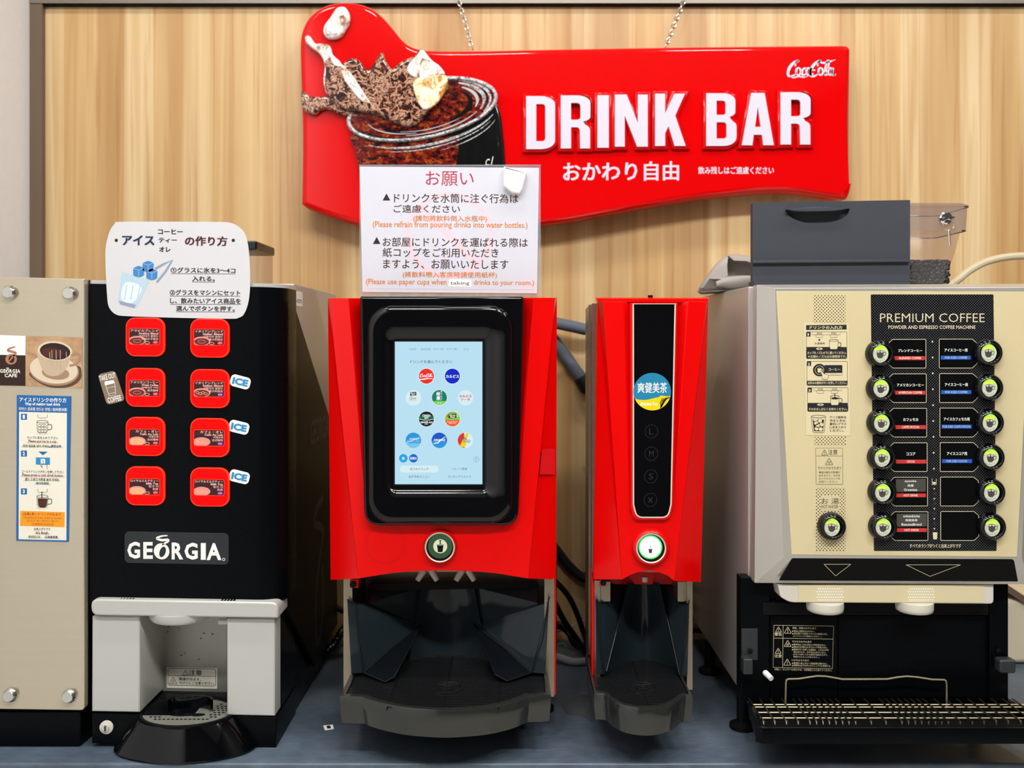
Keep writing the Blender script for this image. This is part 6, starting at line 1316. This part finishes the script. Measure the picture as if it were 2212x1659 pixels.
thread('hose', [V((-0.42, 1.90, .02)), V((-0.355, 1.885, .018)), V((-0.33, 1.885, .018)), V((-0.27, 1.88, .018))], .0115, 'hosegrey', 'grey steel pipe low between the black coffee machine and the red dispenser', 'hose')
thread('cable', [V((-0.40, 1.95, .10)), V((-0.355, 1.95, .075)), V((-0.30, 1.945, .06))], .006, 'cable', 'black cable low behind the touch screen dispenser near the black coffee machine', 'cable')
mb = MB(); ps = spline([V((-0.385, 1.86, .012)), V((-0.36, 1.862, .03)), V((-0.345, 1.865, .055)), V((-0.335, 1.90, .06))], 8)
mb.tube(ps, [.009 if k % 2 else .0068 for k in range(len(ps))], 'cable', 12); tag(mb.build('hose', None), 'black ribbed hose at the foot of the black coffee machine', 'hose')
rn = random.Random(5)
for k, (cm_, r) in enumerate((('cable', .005), ('whitewire', .002), ('greenwire', .0018), ('cable', .004), ('whitewire', .0025), ('cable', .0055), ('whitewire', .002))):
    z = .02 + k * .021; x0 = 0.335
    pts = [V((x0 + rn.uniform(-.02, .0), 1.93, max(.012, z + rn.uniform(-.005, .005)))), V((x0 + .02, 1.90 + rn.uniform(-.01, .01), z)), V((x0 + .05, 1.972, z + rn.uniform(-.003, .006))), V((x0 + .08, 1.982, z))]
    mb = MB(); mb.tube(spline([tuple(p) for p in pts], 6), r, cm_, 8)
    tag(mb.build('cable', None), ('black' if cm_ == 'cable' else 'pale' if cm_ == 'whitewire' else 'green') + ' wire in the tangle between the tea dispenser and the steel housing', 'wire', 'tangled wires right of the tea dispenser')
# ------------------------------------------------------------------ small things on the counter
pud = MB(); h4 = lambda x, y: (1180 + x / 3.614, 1200 + y / 3.614)
pud.tri([[PZ(*h4(x, y), 0.0008) for x, y in spline([(120, 1135), (200, 1100), (300, 1085), (360, 1095), (370, 1290), (290, 1250), (170, 1235), (125, 1180)], 4, True)]], 'puddle')
tag(pud.build('water_puddle', None), 'thin puddle of spilt water on the counter beside the tea dispenser', 'puddle')
b = MB(); q = [PZ(*p, 0.0009) for p in ((698, 1567), (719, 1565), (721, 1574), (702, 1577))]; b.loft([q, [v - V((0, 0, .0007)) for v in q]], 'white', True, True); b.tri([[PZ(*p, 0.0011) for p in ((705, 1568), (713, 1567), (715, 1573), (707, 1574))]], 'ink')
tag(b.build('paper_scrap', None, smooth=False), 'tiny white paper scrap on the counter left of the touch screen dispenser', 'paper')
bn = thing('bin', 'cream plastic bin on the counter past the right edge of the champagne machine', 'bin', (1.02, 1.88, 0))
x0 = P(2168, 0, 1.84).x
b = MB(); b.box(x0 - .004, x0 + .22, 1.84, 1.97, 0.001, P(0, 1292, 1.84).z, 'bin'); b.build('tub', bn, .012, seg=4)
b = MB(); b.add([P(2150, 1246, 1.835), P(2260, 1318, 1.835), P(2260, 1334, 1.835), P(2150, 1262, 1.835)] + [P(2150, 1246, 1.835) + V((0, .12, 0)), P(2260, 1318, 1.835) + V((0, .12, 0)), P(2260, 1334, 1.835) + V((0, .12, 0)), P(2150, 1262, 1.835) + V((0, .12, 0))], [(0, 1, 2, 3), (0, 1, 5, 4), (2, 3, 7, 6), (4, 5, 6, 7), (0, 3, 7, 4), (1, 2, 6, 5)], 'brown'); b.build('lid', bn)
